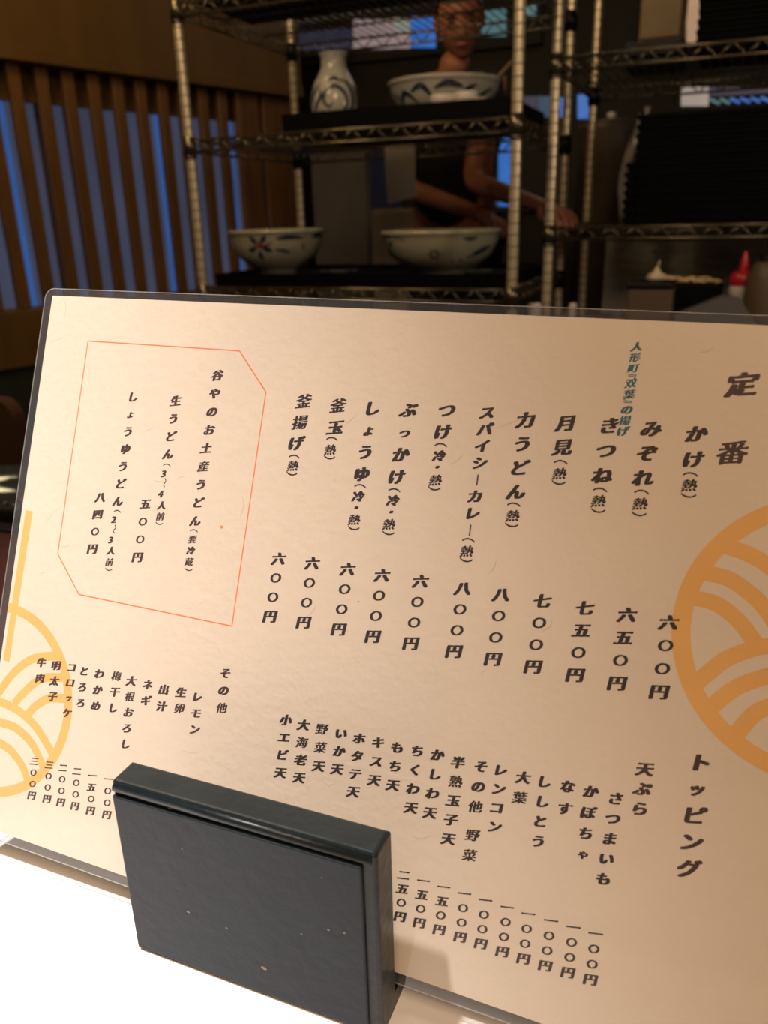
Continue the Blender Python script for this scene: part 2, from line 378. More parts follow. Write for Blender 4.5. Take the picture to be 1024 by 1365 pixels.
# emblem halves bleeding off both edges of the sheet
flat('emblem_ring', ribbon(arc((0.0, 158.3), 35.6, -90, 90), 3.7), 'emblem', 0.017)
for i_, pts in enumerate(([(0.0, 158.4), (1.9, 155.2), (7.4, 146.9), (15.4, 140), (27.1, 136.4)], [(9.6, 158.5), (14.3, 152.6), (21.1, 146.4), (30.7, 144)],
            [(16.9, 161), (20.7, 156.6), (26.7, 152.7), (36.0, 151.1)], [(0.2, 158.9), (2.7, 159.1), (12.3, 160.6), (22.2, 165.1), (31.5, 173)],
            [(0.2, 166.6), (4.1, 166.9), (12.4, 167.3), (21.2, 171.5), (27.9, 178.8)], [(0.2, 174.2), (5.6, 174.7), (11.7, 176.4), (18.3, 181), (22.6, 187.3)])):
    flat('emblem_wave', stroke(pts, 3.3), 'emblem', 0.010+0.001*i_)
flat('chopstick_print', stroke([(3.7, 84.3), (3.0, 143.2)], lambda t_: 3.5-0.5*t_), 'emblem', 0.016)
flat('emblem_ring', ribbon(arc((PW, 84.0), 36.6, 91, 269), 5.0), 'emblem', 0.017)
for i_, pts in enumerate(([(243, 78.5), (246.5, 78.1), (251.6, 78.9), (257.4, 82.4), (262.5, 87.9), (263.5, 89.5)], [(244, 70.9), (247.5, 70.7), (253.7, 71.4), (260, 74.9), (264.4, 78.7), (268.5, 84), (270, 87)],
            [(249, 62.6), (252, 62.5), (257.5, 63.8), (262.9, 66.2), (270, 71.5), (276, 79), (278.6, 86)], [(248, 103), (250.1, 100), (255.3, 93.8), (261.3, 89.7), (265.6, 88), (272, 87), (278.6, 88.4)],
            [(251.5, 110), (253.7, 107), (259.1, 100.7), (266.6, 96), (273, 94.6), (278.6, 95.4)], [(259, 116.5), (261.2, 112.4), (264.1, 107.3), (267.6, 104.3), (273, 102.3), (278.6, 102.6)])):
    flat('emblem_wave', stroke(pts, 4.4), 'emblem', 0.010+0.001*i_)
# thin orange frame with two cut corners
bx = [sheet(*p) for p in ((116.9, 454.6), (319.1, 467.6), (355.5, 522.1), (308, 833.8), (104.6, 792.6), (76.8, 738.1))]
bx = [(20.35, 16.8), (87.2, 16.8), (100.0, 30.4), (99.6, 112.2), (33.0, 112.2), (20.4, 98.7)]
flat('frame_line', [q for i in range(6) for q in ribbon([bx[i], bx[(i+1) % 6]], 0.42)], 'ink_orange', 0.014)
# washi fibres and a small stain
fib = []
for pts in ([(85, 400), (88, 408), (86, 424)], [(68, 456), (76, 453), (86, 450)], [(190, 576), (198, 573), (205, 571)], [(234, 640), (241, 636), (250, 634)], [(204, 640), (212, 642), (220, 640)],
            [(59, 699), (66, 690), (72, 681)], [(80, 729), (88, 729), (94, 726)], [(52, 766), (58, 763), (66, 762)], [(320, 690), (325, 675), (323, 662)], [(664, 570), (690, 560), (700, 556)],
            [(600, 620), (612, 612), (618, 604)], [(650, 765), (658, 758), (662, 745)], [(722, 842), (732, 836), (737, 826)], [(460, 566), (468, 560), (476, 552)], [(410, 822), (418, 814), (421, 806)], [(640, 900), (648, 892), (655, 890)],
            [(548, 1115), (562, 1118), (575, 1114)], [(430, 1040), (438, 1047), (448, 1044)], [(930, 470), (944, 468), (952, 462)], [(240, 1000), (256, 1004), (268, 1002)]):
    fib += stroke([sheet(*p) for p in pts], lambda t_: 0.08+0.32*math.sin(math.pi*min(1, t_*1.02)))
fo = flat('paper_fibre', fib, 'fibre', 0.010); fo['kind'] = 'stuff'
def disc(px, py, r): x, y = sheet(px, py); return [(x+r*math.cos(a*math.pi/5), y+r*0.8*math.sin(a*math.pi/5)) for a in range(10)]
for a_ in ((295.5, 702.5, 0.7), (478, 802, 0.35)): flat('stain_spot', [disc(*a_)], 'stain', 0.011)

# brush lettering: glyph outlines are swollen, rounded and slanted like brush writing
fontc = bpy.data.curves.new('glyph_source', 'FONT'); fonto = bpy.data.objects.new('glyph_source', fontc); C.objects.link(fonto)
fontc.size = 1; fontc.resolution_u = 3; fontc.fill_mode = 'NONE'
from mathutils import noise as mnoise
from mathutils.geometry import delaunay_2d_cdt
import numpy as np
GC = {}
ROT = set('ー（）〜『』')
def glyph(ch):
    """2D verts and tris of one character, centred on its em square, em = 1"""
    if ch in GC: return GC[ch]
    fontc.body = ch; bpy.context.view_layer.update()
    ev = fonto.evaluated_get(bpy.context.evaluated_depsgraph_get()); me = ev.to_mesh()
    vs = [v.co.to_2d()-Vector((0.5, 0.36)) for v in me.vertices]; adj = {}
    for e in me.edges:
        a, b_ = e.vertices; adj.setdefault(a, []).append(b_); adj.setdefault(b_, []).append(a)
    ev.to_mesh_clear()
    loops = []; seen = set()
    for s in adj:
        if s in seen: continue
        loop = [s]; seen.add(s); cur = s
        while True:
            nx = [q for q in adj[cur] if q not in seen]
            if not nx: break
            cur = nx[0]; seen.add(cur); loop.append(cur)
        if len(loop) > 2: loops.append([vs[q] for q in loop])
    rot = ch in ROT
    out = []
    dense = len(vs) > 150 or ch in '熱揚葉蔵産熟番海釜要野菜梅卵根他形町双前'
    wgt = 0.032 if dense else 0.054
    if ch in '熱蔵': wgt = 0.030
    if ch == '〇': wgt = 0.055
    if rot: wgt = 0.030 if ch == 'ー' else 0.014
    for lp in loops:
        R_ = []
        for i, p in enumerate(lp):
            q = lp[(i+1) % len(lp)]; d = (q-p).length; k = max(1, int(d/0.028))
            for s in range(k): R_.append(p.lerp(q, s/k))
        for _ in range(2):
            R_ = [R_[i]*0.6+(R_[i-1]+R_[(i+1) % len(R_)])*0.2 for i in range(len(R_))]
        out.append(R_)
    def area(lp): return 0.5*sum(lp[i].x*lp[(i+1) % len(lp)].y-lp[(i+1) % len(lp)].x*lp[i].y for i in range(len(lp)))
    def inside(p, lp):
        c = False
        for i in range(len(lp)):
            a, b_ = lp[i], lp[i-1]
            if (a.y > p.y) != (b_.y > p.y) and p.x < (b_.x-a.x)*(p.y-a.y)/(b_.y-a.y)+a.x: c = not c
        return c
    res = []; holes = []
    for li, lp in enumerate(out):
        depth = sum(inside(lp[0], o_) for j, o_ in enumerate(out) if j != li)
        sgn = 1 if area(lp) > 0 else -1
        holes.append(depth % 2 == 1)
        if depth % 2: sgn = -sgn                                        # holes shrink
        n = len(lp); new = []
        for i in range(n):
            t_ = (lp[(i+1) % n]-lp[i-1])
            if t_.length < 1e-7: new.append(lp[i]); continue
            t_.normalize(); nr = Vector((t_.y, -t_.x))*sgn
            nz = mnoise.noise(Vector((lp[i].x*5+ord(ch) % 97, lp[i].y*5, 3.1)))
            aniso = 0.42+1.1*abs(nr.x)                                  # upright strokes heavier than level ones
            new.append(lp[i]+nr*(wgt*aniso+0.014*nz))
        res.append(new)
    fin = []
    for lp, hole in zip(res, holes):
        L2 = []
        for q in lp:
            x, y = q.x, q.y
            if rot: x, y = y, -x
            elif ch != '〇': x, y = x*0.97+0.09*y, y*0.86+0.17*x           # rising level strokes, the hand's slant
            else: x, y = x*0.74+0.06*y, y*0.66+0.08*x
            L2.append(Vector((x, y)))
        if (area(L2) > 0) == hole: L2.reverse()
        fin.append(L2)
    if rot:                                                               # brackets and dashes sit centred on their own ink
        xs_ = [p.x for lp in fin for p in lp]; ys_ = [p.y for lp in fin for p in lp]; mv = Vector(((min(xs_)+max(xs_))/2, (min(ys_)+max(ys_))/2))
        fin = [[p-mv for p in lp] for lp in fin]
    pts = [p for lp in fin for p in lp]; eds = []; o_ = 0
    for lp in fin:
        eds += [(o_+i, o_+(i+1) % len(lp)) for i in range(len(lp))]; o_ += len(lp)
    vo, _, fo_, _, _, _ = delaunay_2d_cdt(pts, eds, [], 0, 1e-6)
    cen = np.array([[sum(vo[i].x for i in f)/3, sum(vo[i].y for i in f)/3] for f in fo_])
    wn_ = np.zeros(len(cen), int)                                        # winding number of every triangle centre
    for lp in fin:
        P_ = np.array([[p.x, p.y] for p in lp]); Q_ = np.roll(P_, -1, axis=0)
        cy_ = cen[:, 1][:, None]; cr = (Q_[:, 0]-P_[:, 0])*(cy_-P_[:, 1])-(cen[:, 0][:, None]-P_[:, 0])*(Q_[:, 1]-P_[:, 1])
        wn_ += ((P_[:, 1] <= cy_) & (Q_[:, 1] > cy_) & (cr > 0)).sum(1)-((P_[:, 1] > cy_) & (Q_[:, 1] <= cy_) & (cr < 0)).sum(1)
    r_ = (list(vo), [tuple(f) for f, w__ in zip(fo_, wn_) if w__ > 0])
    GC[ch] = r_
    return r_
def column(items, ink='ink', label=None):
    """items: list of (text, first glyph pixel, last glyph pixel, em in mm)"""
    verts = []; faces = []
    for text, p0, p1, em_ in items:
        a = Vector(sheet(*p0)); b_ = Vector(sheet(*p1)); n = len(text)
        for i, ch in enumerate(text):
            c = a if n == 1 else a.lerp(b_, i/(n-1))
            if ch == ' ': continue
            vs, fs = glyph(ch); o = len(verts)
            e = em_
            if ch in 'ょっゃッー' and n > 1: e = em_*0.78
            verts += [((c.x+v.x*e)*mm_, (-c.y+v.y*e)*mm_, 0.022*mm_) for v in vs]; faces += [tuple(o+k for k in f) for f in fs]
    me = bpy.data.meshes.new('lettering'); me.from_pydata(verts, [], faces)
    return link('lettering', me, ink, menu)
E1, E2, E3 = 5.7, 5.0, 6.9
SM = 4.4
def main(text, p0, p1, pa, q0, mid, q1, pb):
    it = [(text, p0, p1, E1+0.3)]
    it += [('（', pa, pa, SM), ('）', pb, pb, SM)]
    if mid: it += [('冷', q0, q0, SM), ('・', mid, mid, SM), ('熱', q1, q1, SM)]
    else: it += [('熱', q1, q1, SM)]
    column(it)
g5 = lambda x, y: (330+x/2.9257, 500+y/2.9257)
g6 = lambda x, y: (640+x/2.4375, 420+y/2.4375)
g4 = lambda x, y: (x/2.695, 380+y/2.695)
main('釜揚げ', g5(220, 103), g5(190, 267), g5(183, 317), None, None, g5(178, 355), g5(173, 385))
main('釜玉', g5(354, 120), g5(343, 205), g5(330, 248), None, None, g5(323, 292), g5(320, 322))
main('しょうゆ', g5(487, 130), g5(446, 387), g5(440, 432), g5(433, 474), g5(425, 518), g5(417, 565), g5(414, 598))
main('ぶっかけ', g5(628, 137), g5(582, 398), g5(573, 448), g5(568, 490), g5(560, 535), g5(552, 583), g5(549, 617))
main('つけ', g5(777, 138), g5(762, 222), g5(754, 272), g5(748, 316), g5(740, 360), g5(733, 411), g5(728, 443))
column([('スパイシーカレー', g5(935, 147), g5(868, 605), 5.1), ('（', g5(862, 643), g5(862, 643), SM), ('熱', g5(855, 688), g5(855, 688), SM), ('）', g5(852, 722), g5(852, 722), SM)])
main('力うどん', g6(148, 342), g6(117, 575), g6(110, 615), None, None, g6(106, 653), g6(102, 683))
main('月見', g6(280, 352), g6(268, 430), g6(262, 477), None, None, g6(258, 516), g6(255, 545))
main('きつね', g6(421, 360), g6(397, 522), g6(390, 567), None, None, g6(385, 605), g6(383, 636))
main('みぞれ', g6(557, 370), g6(530, 530), g6(525, 574), None, None, g6(520, 614), g6(516, 647))
main('かけ', g6(703, 387), g6(693, 470), g6(684, 517), None, None, g6(680, 554), g6(677, 587))
column([('定番', (989.5, 513.1), (976.4, 603.8), 8.3)], 'ink_brown')
column([('人形町', g6(509, 103), g6(498, 173), 3.3), ('『', g6(494, 200), g6(494, 200), 3.3), ('双葉', g6(490, 222), g6(485, 258), 3.4), ('』', g6(480, 278), g6(480, 278), 3.3), ('の揚げ', g6(477, 308), g6(464, 378), 3.5)], 'ink_blue')
E3 = 5.3
for tx, p0, p1 in (('六〇〇円', g5(122, 717), g5(88, 942)), ('六〇〇円', g5(253, 735), g5(219, 965)), ('六〇〇円', g5(391, 758), g5(356, 992)), ('六〇〇円', g5(525, 782), g5(489, 1020)),
                   ('六〇〇円', g5(675, 805), g5(637, 1047)), ('八〇〇円', g5(840, 833), g5(805, 1078)), ('八〇〇円', g5(990, 857), g5(957, 1108)), ('七〇〇円', g6(202, 930), g6(172, 1143)),
                   ('七五〇円', g6(340, 953), g6(309, 1170)), ('六五〇円', g6(478, 975), g6(445, 1197)), ('六〇〇円', g6(613, 1000), g6(582, 1225))):
    column([(tx, p0, p1, E3)])
column([('谷やのお土産うどん', g4(782, 325), g4(702, 848), 4.7), ('（', g4(697, 882), g4(697, 882), 3.6), ('要冷蔵', g4(692, 914), g4(680, 995), 3.6), ('）', g4(677, 1022), g4(677, 1022), 3.6)], 'ink_brown')
column([('生うどん', g4(632, 417), g4(604, 608), 4.7), ('（', g4(600, 646), g4(600, 646), 3.4), ('3', g4(597, 677), g4(597, 677), 4.0), ('〜', g4(592, 710), g4(592, 710), 3.6), ('4', g4(586, 750), g4(586, 750), 4.0), ('人前', g4(581, 792), g4(576, 832), 3.7), ('）', g4(572, 857), g4(572, 857), 3.4)], 'ink_brown')
column([('しょうゆうどん', g4(478, 402), g4(424, 777), 4.7), ('（', g4(422, 812), g4(422, 812), 3.4), ('2', g4(417, 842), g4(417, 842), 4.0), ('〜', g4(412, 877), g4(412, 877), 3.6), ('3', g4(406, 915), g4(406, 915), 4.0), ('人前', g4(399, 955), g4(393, 996), 3.7), ('）', g4(390, 1022), g4(390, 1022), 3.4)], 'ink_brown')
column([('五〇〇円', g4(523, 787), g4(494, 978), 4.7)], 'ink_brown')
column([('八四〇円', g4(361, 763), g4(332, 948), 4.7)], 'ink_brown')
g7 = lambda x, y: (x/2.6, 840+y/2.6)
for tx, p0, p1 in (('その他', (782, 150), (769, 270)), ('レモン', (684, 232), (675, 345)), ('生卵', (628, 217), (622, 272)), ('出汁', (568, 207), (561, 265)), ('ネギ', (512, 190), (506, 245)),
                   ('大根おろし', (455, 177), (435, 395)), ('梅干し', (404, 160), (392, 270)), ('わかめ', (345, 152), (332, 263)), ('とろろ', (292, 143), (280, 253)), ('コロッケ', (249, 130), (233, 288)),
                   ('明太子', (195, 123), (183, 230)), ('牛肉', (144, 113), (139, 167)),
                   ('三〇〇円', (119, 455), (110, 573)), ('三〇〇円', (171, 468), (163, 585)), ('二〇〇円', (218, 478), (211, 597)), ('二〇〇円', (267, 490), (260, 610)), ('一五〇円', (320, 505), (314, 626)), ('一〇〇円', (375, 517), (370, 640))):
    column([(tx, g7(*p0), g7(*p1), 4.4 if '円' not in tx else 3.9)], 'ink_brown')
g8 = lambda x, y: (340+x/1.497, 920+y/1.497)
column([('トッピング', g8(888, 145), g8(865, 357), 6.3)], 'ink_brown')
column([('天ぷら', g8(778, 158), g8(768, 237), 4.9)], 'ink_brown')
for tx, p0, p1 in (('さつまいも', (720, 217), (695, 377)), ('かぼちゃ', (670, 203), (655, 328)), ('なす', (624, 193), (618, 237)), ('ししとう', (577, 183), (565, 302)), ('大葉', (535, 175), (528, 215)),
                   ('レンコン', (490, 160), (478, 273)), ('半熟玉子天', (405, 145), (386, 297)), ('かしわ天', (364, 130), (349, 245)), ('ちくわ天', (324, 122), (311, 235)), ('もち天', (284, 115), (275, 190)),
                   ('キス天', (246, 105), (238, 180)), ('ホタテ天', (208, 97), (196, 203)), ('いか天', (172, 87), (164, 158)), ('野菜天', (134, 78), (127, 152)), ('大海老天', (97, 70), (88, 175)), ('小エビ天', (62, 60), (51, 165))):
    column([(tx, g8(*p0), g8(*p1), 4.5)])
column([('その他', g8(451, 153), g8(440, 233), 4.5), ('野菜', g8(434, 290), g8(428, 330), 4.5)])
for tx, p0, p1 in (('二五〇円', (538.1, 1166.9), (533.3, 1222.1)), ('一五〇円', (564.3, 1174.5), (559, 1230.5)), ('一五〇円', (591.4, 1182.9), (585.5, 1239.5)), ('一〇〇円', (619.2, 1191.7), (613.4, 1249.4)),
                   ('一〇〇円', (647.1, 1200.5), (640.9, 1258.2)), ('一〇〇円', (676.1, 1209.9), (669.6, 1268.8)), ('一〇〇円', (704.2, 1218.7), (697.8, 1278.2)), ('一〇〇円', (734.4, 1227.8), (726.8, 1287.5)),
                   ('一〇〇円', (764.3, 1236.5), (757, 1296.6)), ('一〇〇円', (793.9, 1245), (787.1, 1306))):
    column([(tx, p0, p1, 4.0)])
bpy.data.objects.remove(fonto)

# ------------------------------------------------------------------ black wooden menu stand
BX0, BX1, BY = -0.1605, -0.0705, 0.1578
stand = empty('menu_stand', 'scuffed black painted wooden block stand holding the laminated menu', 'menu stand', ((BX0+BX1)/2, BY+0.01, TZ))
sx = (BX1-BX0)/2
def yb(y): return y-0.01
prof = [(0, 0), (0, 0.0690), (0.0105, 0.0690), (0.0105, 0.0060), (0.0128, 0.0060), (0.0135+0.4134*0.045, 0.0535), (0.0175+0.4134*0.045, 0.0535), (0.0190, 0.0)]
bm = bmesh.new()
f = bm.faces.new([bm.verts.new((-sx, yb(y), z)) for y, z in prof])
r = bmesh.ops.extrude_face_region(bm, geom=[f])
for g in r['geom']:
    if isinstance(g, bmesh.types.BMVert): g.co.x = sx
bmesh.ops.recalc_face_normals(bm, faces=bm.faces)
es = [e for e in bm.edges if (e.verts[0].co.z > 0.06 and e.verts[1].co.z > 0.06) or (abs(e.verts[0].co.x-e.verts[1].co.x) < 1e-6 and abs(e.verts[0].co.y+0.01) < 1e-6 and abs(e.verts[1].co.y+0.01) < 1e-6)]
bmesh.ops.bevel(bm, geom=es, offset=0.0013, segments=3, affect='EDGES', profile=0.5)
from_bm('block', bm, 'black_wood', stand)
# raised front panel with a moulded step along its top and right edge
bm = bmesh.new()
add_box(bm, -sx+0.0006, sx-0.0042, -0.0112, -0.0095, 0.0010, 0.0642, 0.0006, 2)
pn = from_bm('front_panel', bm, 'black_panel', stand)
bm = bmesh.new(); add_tube(bm, [(-sx+0.0012, -0.0098, 0.0667), (sx-0.0016, -0.0098, 0.0667)], 0.0015, 12); from_bm('bead_moulding', bm, 'black_wood', stand, True)
def chip(px, py, r, m, sq=0.6, n=7, y=BY-0.00125):
    p = at(px, py, y); bm = bmesh.new()
    vs = [bm.verts.new((p.x-stand.location.x+r*math.cos(2*math.pi*k/n)*random.uniform(.6, 1.2), p.y-stand.location.y, p.z-TZ+sq*r*math.sin(2*math.pi*k/n)*random.uniform(.6, 1.2))) for k in range(n)]
    bm.faces.new(vs); return from_bm('paint_chip', bm, m, stand)
for px, py, r_, m_ in ((302, 1237, .0007, 'scuff'), (226, 1078, .0004, 'scuff'), (289, 1094, .0006, 'scuff'), (243, 1132, .0004, 'scuff'), (402, 1245, .0005, 'scuff'), (459, 1244, .0008, 'scuff'), (429, 1170, .0004, 'scuff'),
                       (247, 1104, .0016, 'scuff_dark'), (270, 1142, .0009, 'scuff_dark'), (325, 1168, .0011, 'scuff_dark'), (374, 1283, .0011, 'scuff_dark'), (352, 1291, .0016, 'scuff'), (438, 1240, .0007, 'scuff'), (350, 1120, .0006, 'scuff_dark'), (251, 1216, .0008, 'scuff')):
    chip(px, py, r_*0.75, m_, 0.5)

# ------------------------------------------------------------------ left behind the menu: counter ledge, dish, chair
ct = empty('side_counter', 'dark red-brown counter ledge behind the menu at the left edge', 'counter', (-0.55, 0.36, 0))
box('counter_top', (-0.9, 0.9, -0.115, 0.108, 0.715, 0.742), 'red_counter', ct, 0.003)
box('counter_front', (-0.9, 0.9, 0.085, 0.100, 0.0, 0.715), 'dado', ct, 0.002)
box('edge_strip', (-0.9, 0.9, 0.098, 0.112, 0.722, 0.7445), 'plastic', ct, 0.001)
sh = empty('work_shelf', 'dark low shelf carrying a smoked dish beyond the counter ledge', 'shelf', (-0.62, 0.56, 0))
box('shelf_board', (-0.5, 0.9, -0.08, 0.14, 0.688, 0.702), 'dado', sh, 0.002)
for x_ in (-0.45, 0.82): box('shelf_bracket', (x_, x_+0.02, -0.06, 0.10, 0.0, 0.688), 'dado', sh, 0.002)
ds = empty('smoked_dish', 'shiny grey-green oval dish at the left edge behind the menu', 'dish', (-0.645, 0.575, 0.702))
o = lathe('dish_body', [(0, 0.0), (0.055, 0.0), (0.085, 0.012), (0.102, 0.03), (0.106, 0.034), (0.103, 0.035), (0.082, 0.018), (0.052, 0.006), (0, 0.006)], 'teal_glass', ds, 40); o.scale = (1, 0.62, 1)
bm = bmesh.new()
for k in range(14):
    a = random.uniform(0, 6.28); rr = random.uniform(0.01, 0.05); bmesh.ops.create_icosphere(bm, subdivisions=1, radius=random.uniform(0.004, 0.007), matrix=Matrix.Translation((rr*math.cos(a), rr*math.sin(a)*0.6, 0.013)))
o = from_bm('ice_pebbles', bm, 'teal_glass', ds, True); o['kind'] = 'stuff'
ch = empty('wooden_chair', 'dark brown wooden chair with rounded back near the slatted wall', 'chair', (-1.17, 0.90, 0))
bm = bmesh.new()
prf = [(0.192-0.03*(1-math.cos(a)), 0) for a in ()]
outl = rrect(-0.2, -0.738, 0.197, -0.43, 0.03)
f = bm.faces.new([bm.verts.new((x, -0.012+0.10*(-y-0.43)*0.0, -y)) for x, y in outl])
r = bmesh.ops.extrude_face_region(bm, geom=[f])
for g in r['geom']:
    if isinstance(g, bmesh.types.BMVert): g.co.y += 0.024
from_bm('backrest', bm, 'chair', ch)
box('seat', (-0.21, 0.21, 0.0, 0.42, 0.40, 0.43), 'chair', ch, 0.01, 3)
for x_ in (-0.19, 0.16):
    for y_ in (-0.012, 0.37): box('leg', (x_, x_+0.03, y_, y_+0.026, 0, 0.402), 'chair', ch, 0.003)

# ------------------------------------------------------------------ wire shelving units
def post_mesh(h, r=0.0127):
    bm = bmesh.new(); pr = [(0, 0)]; z = 0.02; pr.append((r, 0.0))
    while z < h-0.02:
        pr += [(r, z), (r*0.93, z+0.0006), (r*0.93, z+0.0032), (r, z+0.0038)]; z += 0.0254
    pr += [(r, h), (r*0.8, h+0.004), (0, h+0.004)]
    add_lathe(bm, pr, 16); me = bpy.data.meshes.new('post'); bmesh.ops.recalc_face_normals(bm, faces=bm.faces); bm.to_mesh(me); bm.free(); me.materials.append(MT['post'])
    me.materials.append(MT['groove'])
    for p in me.polygons:
        if all(me.vertices[i].co.xy.length < r*0.96 for i in p.vertices): p.material_index = 1
    me.shade_smooth(); me.set_sharp_from_angle(angle=math.radians(40))
    return me
PM = post_mesh(1.95)
def truss(bm, p0, p1, z1, z0, pitch=0.062, rw=0.0036, rz=0.0022):
    p0, p1 = Vector(p0), Vector(p1)
    for z in (z1, z0): add_tube(bm, [(*p0, z), (*p1, z)], rw, 8)
    n = max(2, int(round((p1-p0).length/pitch)))
    for k in range(n):
        a = p0.lerp(p1, k/n); m_ = p0.lerp(p1, (k+0.5)/n); b_ = p0.lerp(p1, (k+1)/n)
        add_tube(bm, [(*a, z0), (*m_, z1)], rz, 6); add_tube(bm, [(*m_, z1), (*b_, z0)], rz, 6)
def rack(label, x0, x1, y0, y1, levels):
    r = empty('wire_shelving_unit', label, 'shelving', ((x0+x1)/2, (y0+y1)/2, 0))
    hx, hy = (x1-x0)/2, (y1-y0)/2
    for sx_ in (-1, 1):
        for sy_ in (-1, 1):
            o = bpy.data.objects.new('post', PM); C.objects.link(o); o.parent = r; o.location = (sx_*hx, sy_*hy, 0.0)
    for z in levels:
        bm = bmesh.new(); xx = -hx+0.02
        while xx < hx-0.015:
            add_tube(bm, [(xx, -hy, z-0.0015), (xx, hy, z-0.0015)], 0.0018, 5); xx += 0.0265
        for yy in (-hy*0.4, hy*0.4): add_tube(bm, [(-hx, yy, z-0.005), (hx, yy, z-0.005)], 0.003, 6)
        sf = from_bm('wire_shelf', bm, 'steel', r, True)
        for nm, a, b_ in (('front_truss', (-hx, -hy), (hx, -hy)), ('rear_truss', (-hx, hy), (hx, hy)), ('side_truss', (-hx, -hy), (-hx, hy)), ('side_truss', (hx, -hy), (hx, hy))):
            bm = bmesh.new(); truss(bm, a, b_, z-0.002, z-0.030); from_bm(nm, bm, 'steel', sf, True)
        for sx_ in (-1, 1):
            for sy_ in (-1, 1):
                bm = bmesh.new(); add_lathe(bm, [(0.0135, -0.038), (0.0185, -0.038), (0.0165, 0.006), (0.0135, 0.006)], 16, (sx_*hx, sy_*hy, z)); add_lathe(bm, [(0.0135, -0.046), (0.0165, -0.046), (0.0165, -0.0385), (0.0135, -0.0385)], 16, (sx_*hx, sy_*hy, z)); 
                from_bm('collar', bm, 'steel' if sy_ < 0 else 'plastic', sf, True)
    return r
LZ = (1.500, 1.188, 0.812, 0.30)
RZL = (1.335, 0.947, 0.62, 0.25)
rack('chrome wire shelving unit at left holding the patterned bowls and vase', -1.345, -0.468, 1.966, 2.576, LZ)
rack('chrome wire shelving unit at right holding the tall stacks of black trays', -0.430, 0.48, 2.20, 2.81, RZL)

# trays on the left unit
def flat_tray(label, x0, x1, y0, y1, z, h):
    r = empty('serving_tray', label, 'tray', ((x0+x1)/2, (y0+y1)/2, z))
    hx, hy = (x1-x0)/2, (y1-y0)/2
    bm = bmesh.new(); add_box(bm, -hx, hx, -hy, hy, 0, h*0.7, 0.003)
    from_bm('tray_base', bm, 'tray', r)
    bm = bmesh.new()
    for a in ((-hx, hx, -hy, -hy+0.008), (-hx, hx, hy-0.008, hy), (-hx, -hx+0.008, -hy+0.008, hy-0.008), (hx-0.008, hx, -hy+0.008, hy-0.008)): add_box(bm, *a, h*0.65, h)
    from_bm('tray_rim', bm, 'tray', r); return r
flat_tray('black tray under the vase on the middle shelf', -1.10, -0.50, 2.03, 2.42, 1.188, 0.050)
flat_tray('black tray under the flower-patterned bowls on the lower shelf', -1.32, -0.49, 1.99, 2.42, 0.812, 0.034)
flat_tray('black tray on the top shelf seen from below', -1.31, -0.50, 2.0, 2.27, 1.500, 0.05)

# patterned ceramics
def rad_at(prof, z):
    for (r0, z0), (r1, z1) in zip(prof, prof[1:]):
        if z0 <= z <= z1 and z1 > z0: return r0+(r1-r0)*(z-z0)/(z1-z0)
    return prof[-1][0]
def decal(parent, prof, strokes, m, name='painted_stroke', off=0.0008):
    """strokes: polylines in (angle degrees, z) with widths, laid on the turned surface"""
    for pts, w_ in strokes:
        bm = bmesh.new()
        rr = rad_at(prof, pts[0][1])
        P = stroke([(math.radians(a)*rr, z) for a, z in pts], lambda t_: w_*(0.25+0.75*math.sin(math.pi*min(max(t_, 0.02), 0.98))))
        for q in P:
            vs = []
            for p in q:
                rz = rad_at(prof, p.y)+off; a = p.x/rr
                vs.append(bm.verts.new((rz*math.cos(a), rz*math.sin(a), p.y)))
            bm.faces.new(vs)
        bmesh.ops.remove_doubles(bm, verts=bm.verts, dist=1e-6)
        from_bm(name, bm, m, parent)
# vase
vp = [(0.036, 0.0), (0.058, 0.010), (0.064, 0.035), (0.063, 0.060), (0.054, 0.090), (0.040, 0.113), (0.033, 0.128), (0.032, 0.150), (0.037, 0.158)]
vz = empty('sake_flask', 'white flask vase with blue scroll painting on the middle shelf', 'vase', tuple(at(447, 140, 2.14)[:2])+(1.2235,))
lathe('vase_body', [(0, 0)]+vp+[(0.037, 0.161), (0.030, 0.161), (0.027, 0.150), (0.027, 0.125), (0, 0.12)], 'ceramic2', vz)
F = -66   # angle facing the camera
decal(vz, vp, [([(F-2, .040), (F-14, .030), (F-26, .045), (F-20, .068), (F+2, .078), (F+22, .066), (F+30, .042), (F+20, .018), (F, .010)], .010),
               ([(F-60, .01), (F-48, .035), (F-34, .055), (F-36, .072)], .010), ([(F-70, .03), (F-58, .06), (F-40, .085)], .010), ([(F+38, .012), (F+48, .045), (F+40, .08), (F+20, .095)], .012),
               ([(F+62, .02), (F+66, .05), (F+56, .08)], .012), ([(F-44, .008), (F-30, .018), (F-24, .012)], .008), ([(F+20, .088), (F, .098), (F-14, .09)], .009)], 'cobalt')
decal(vz, vp, [([(F-80, .012), (F-74, .05), (F-60, .085)], .014), ([(F+70, .012), (F+78, .04), (F+70, .075)], .016), ([(F-30, .01), (F-38, .026)], .007)], 'cobalt2')
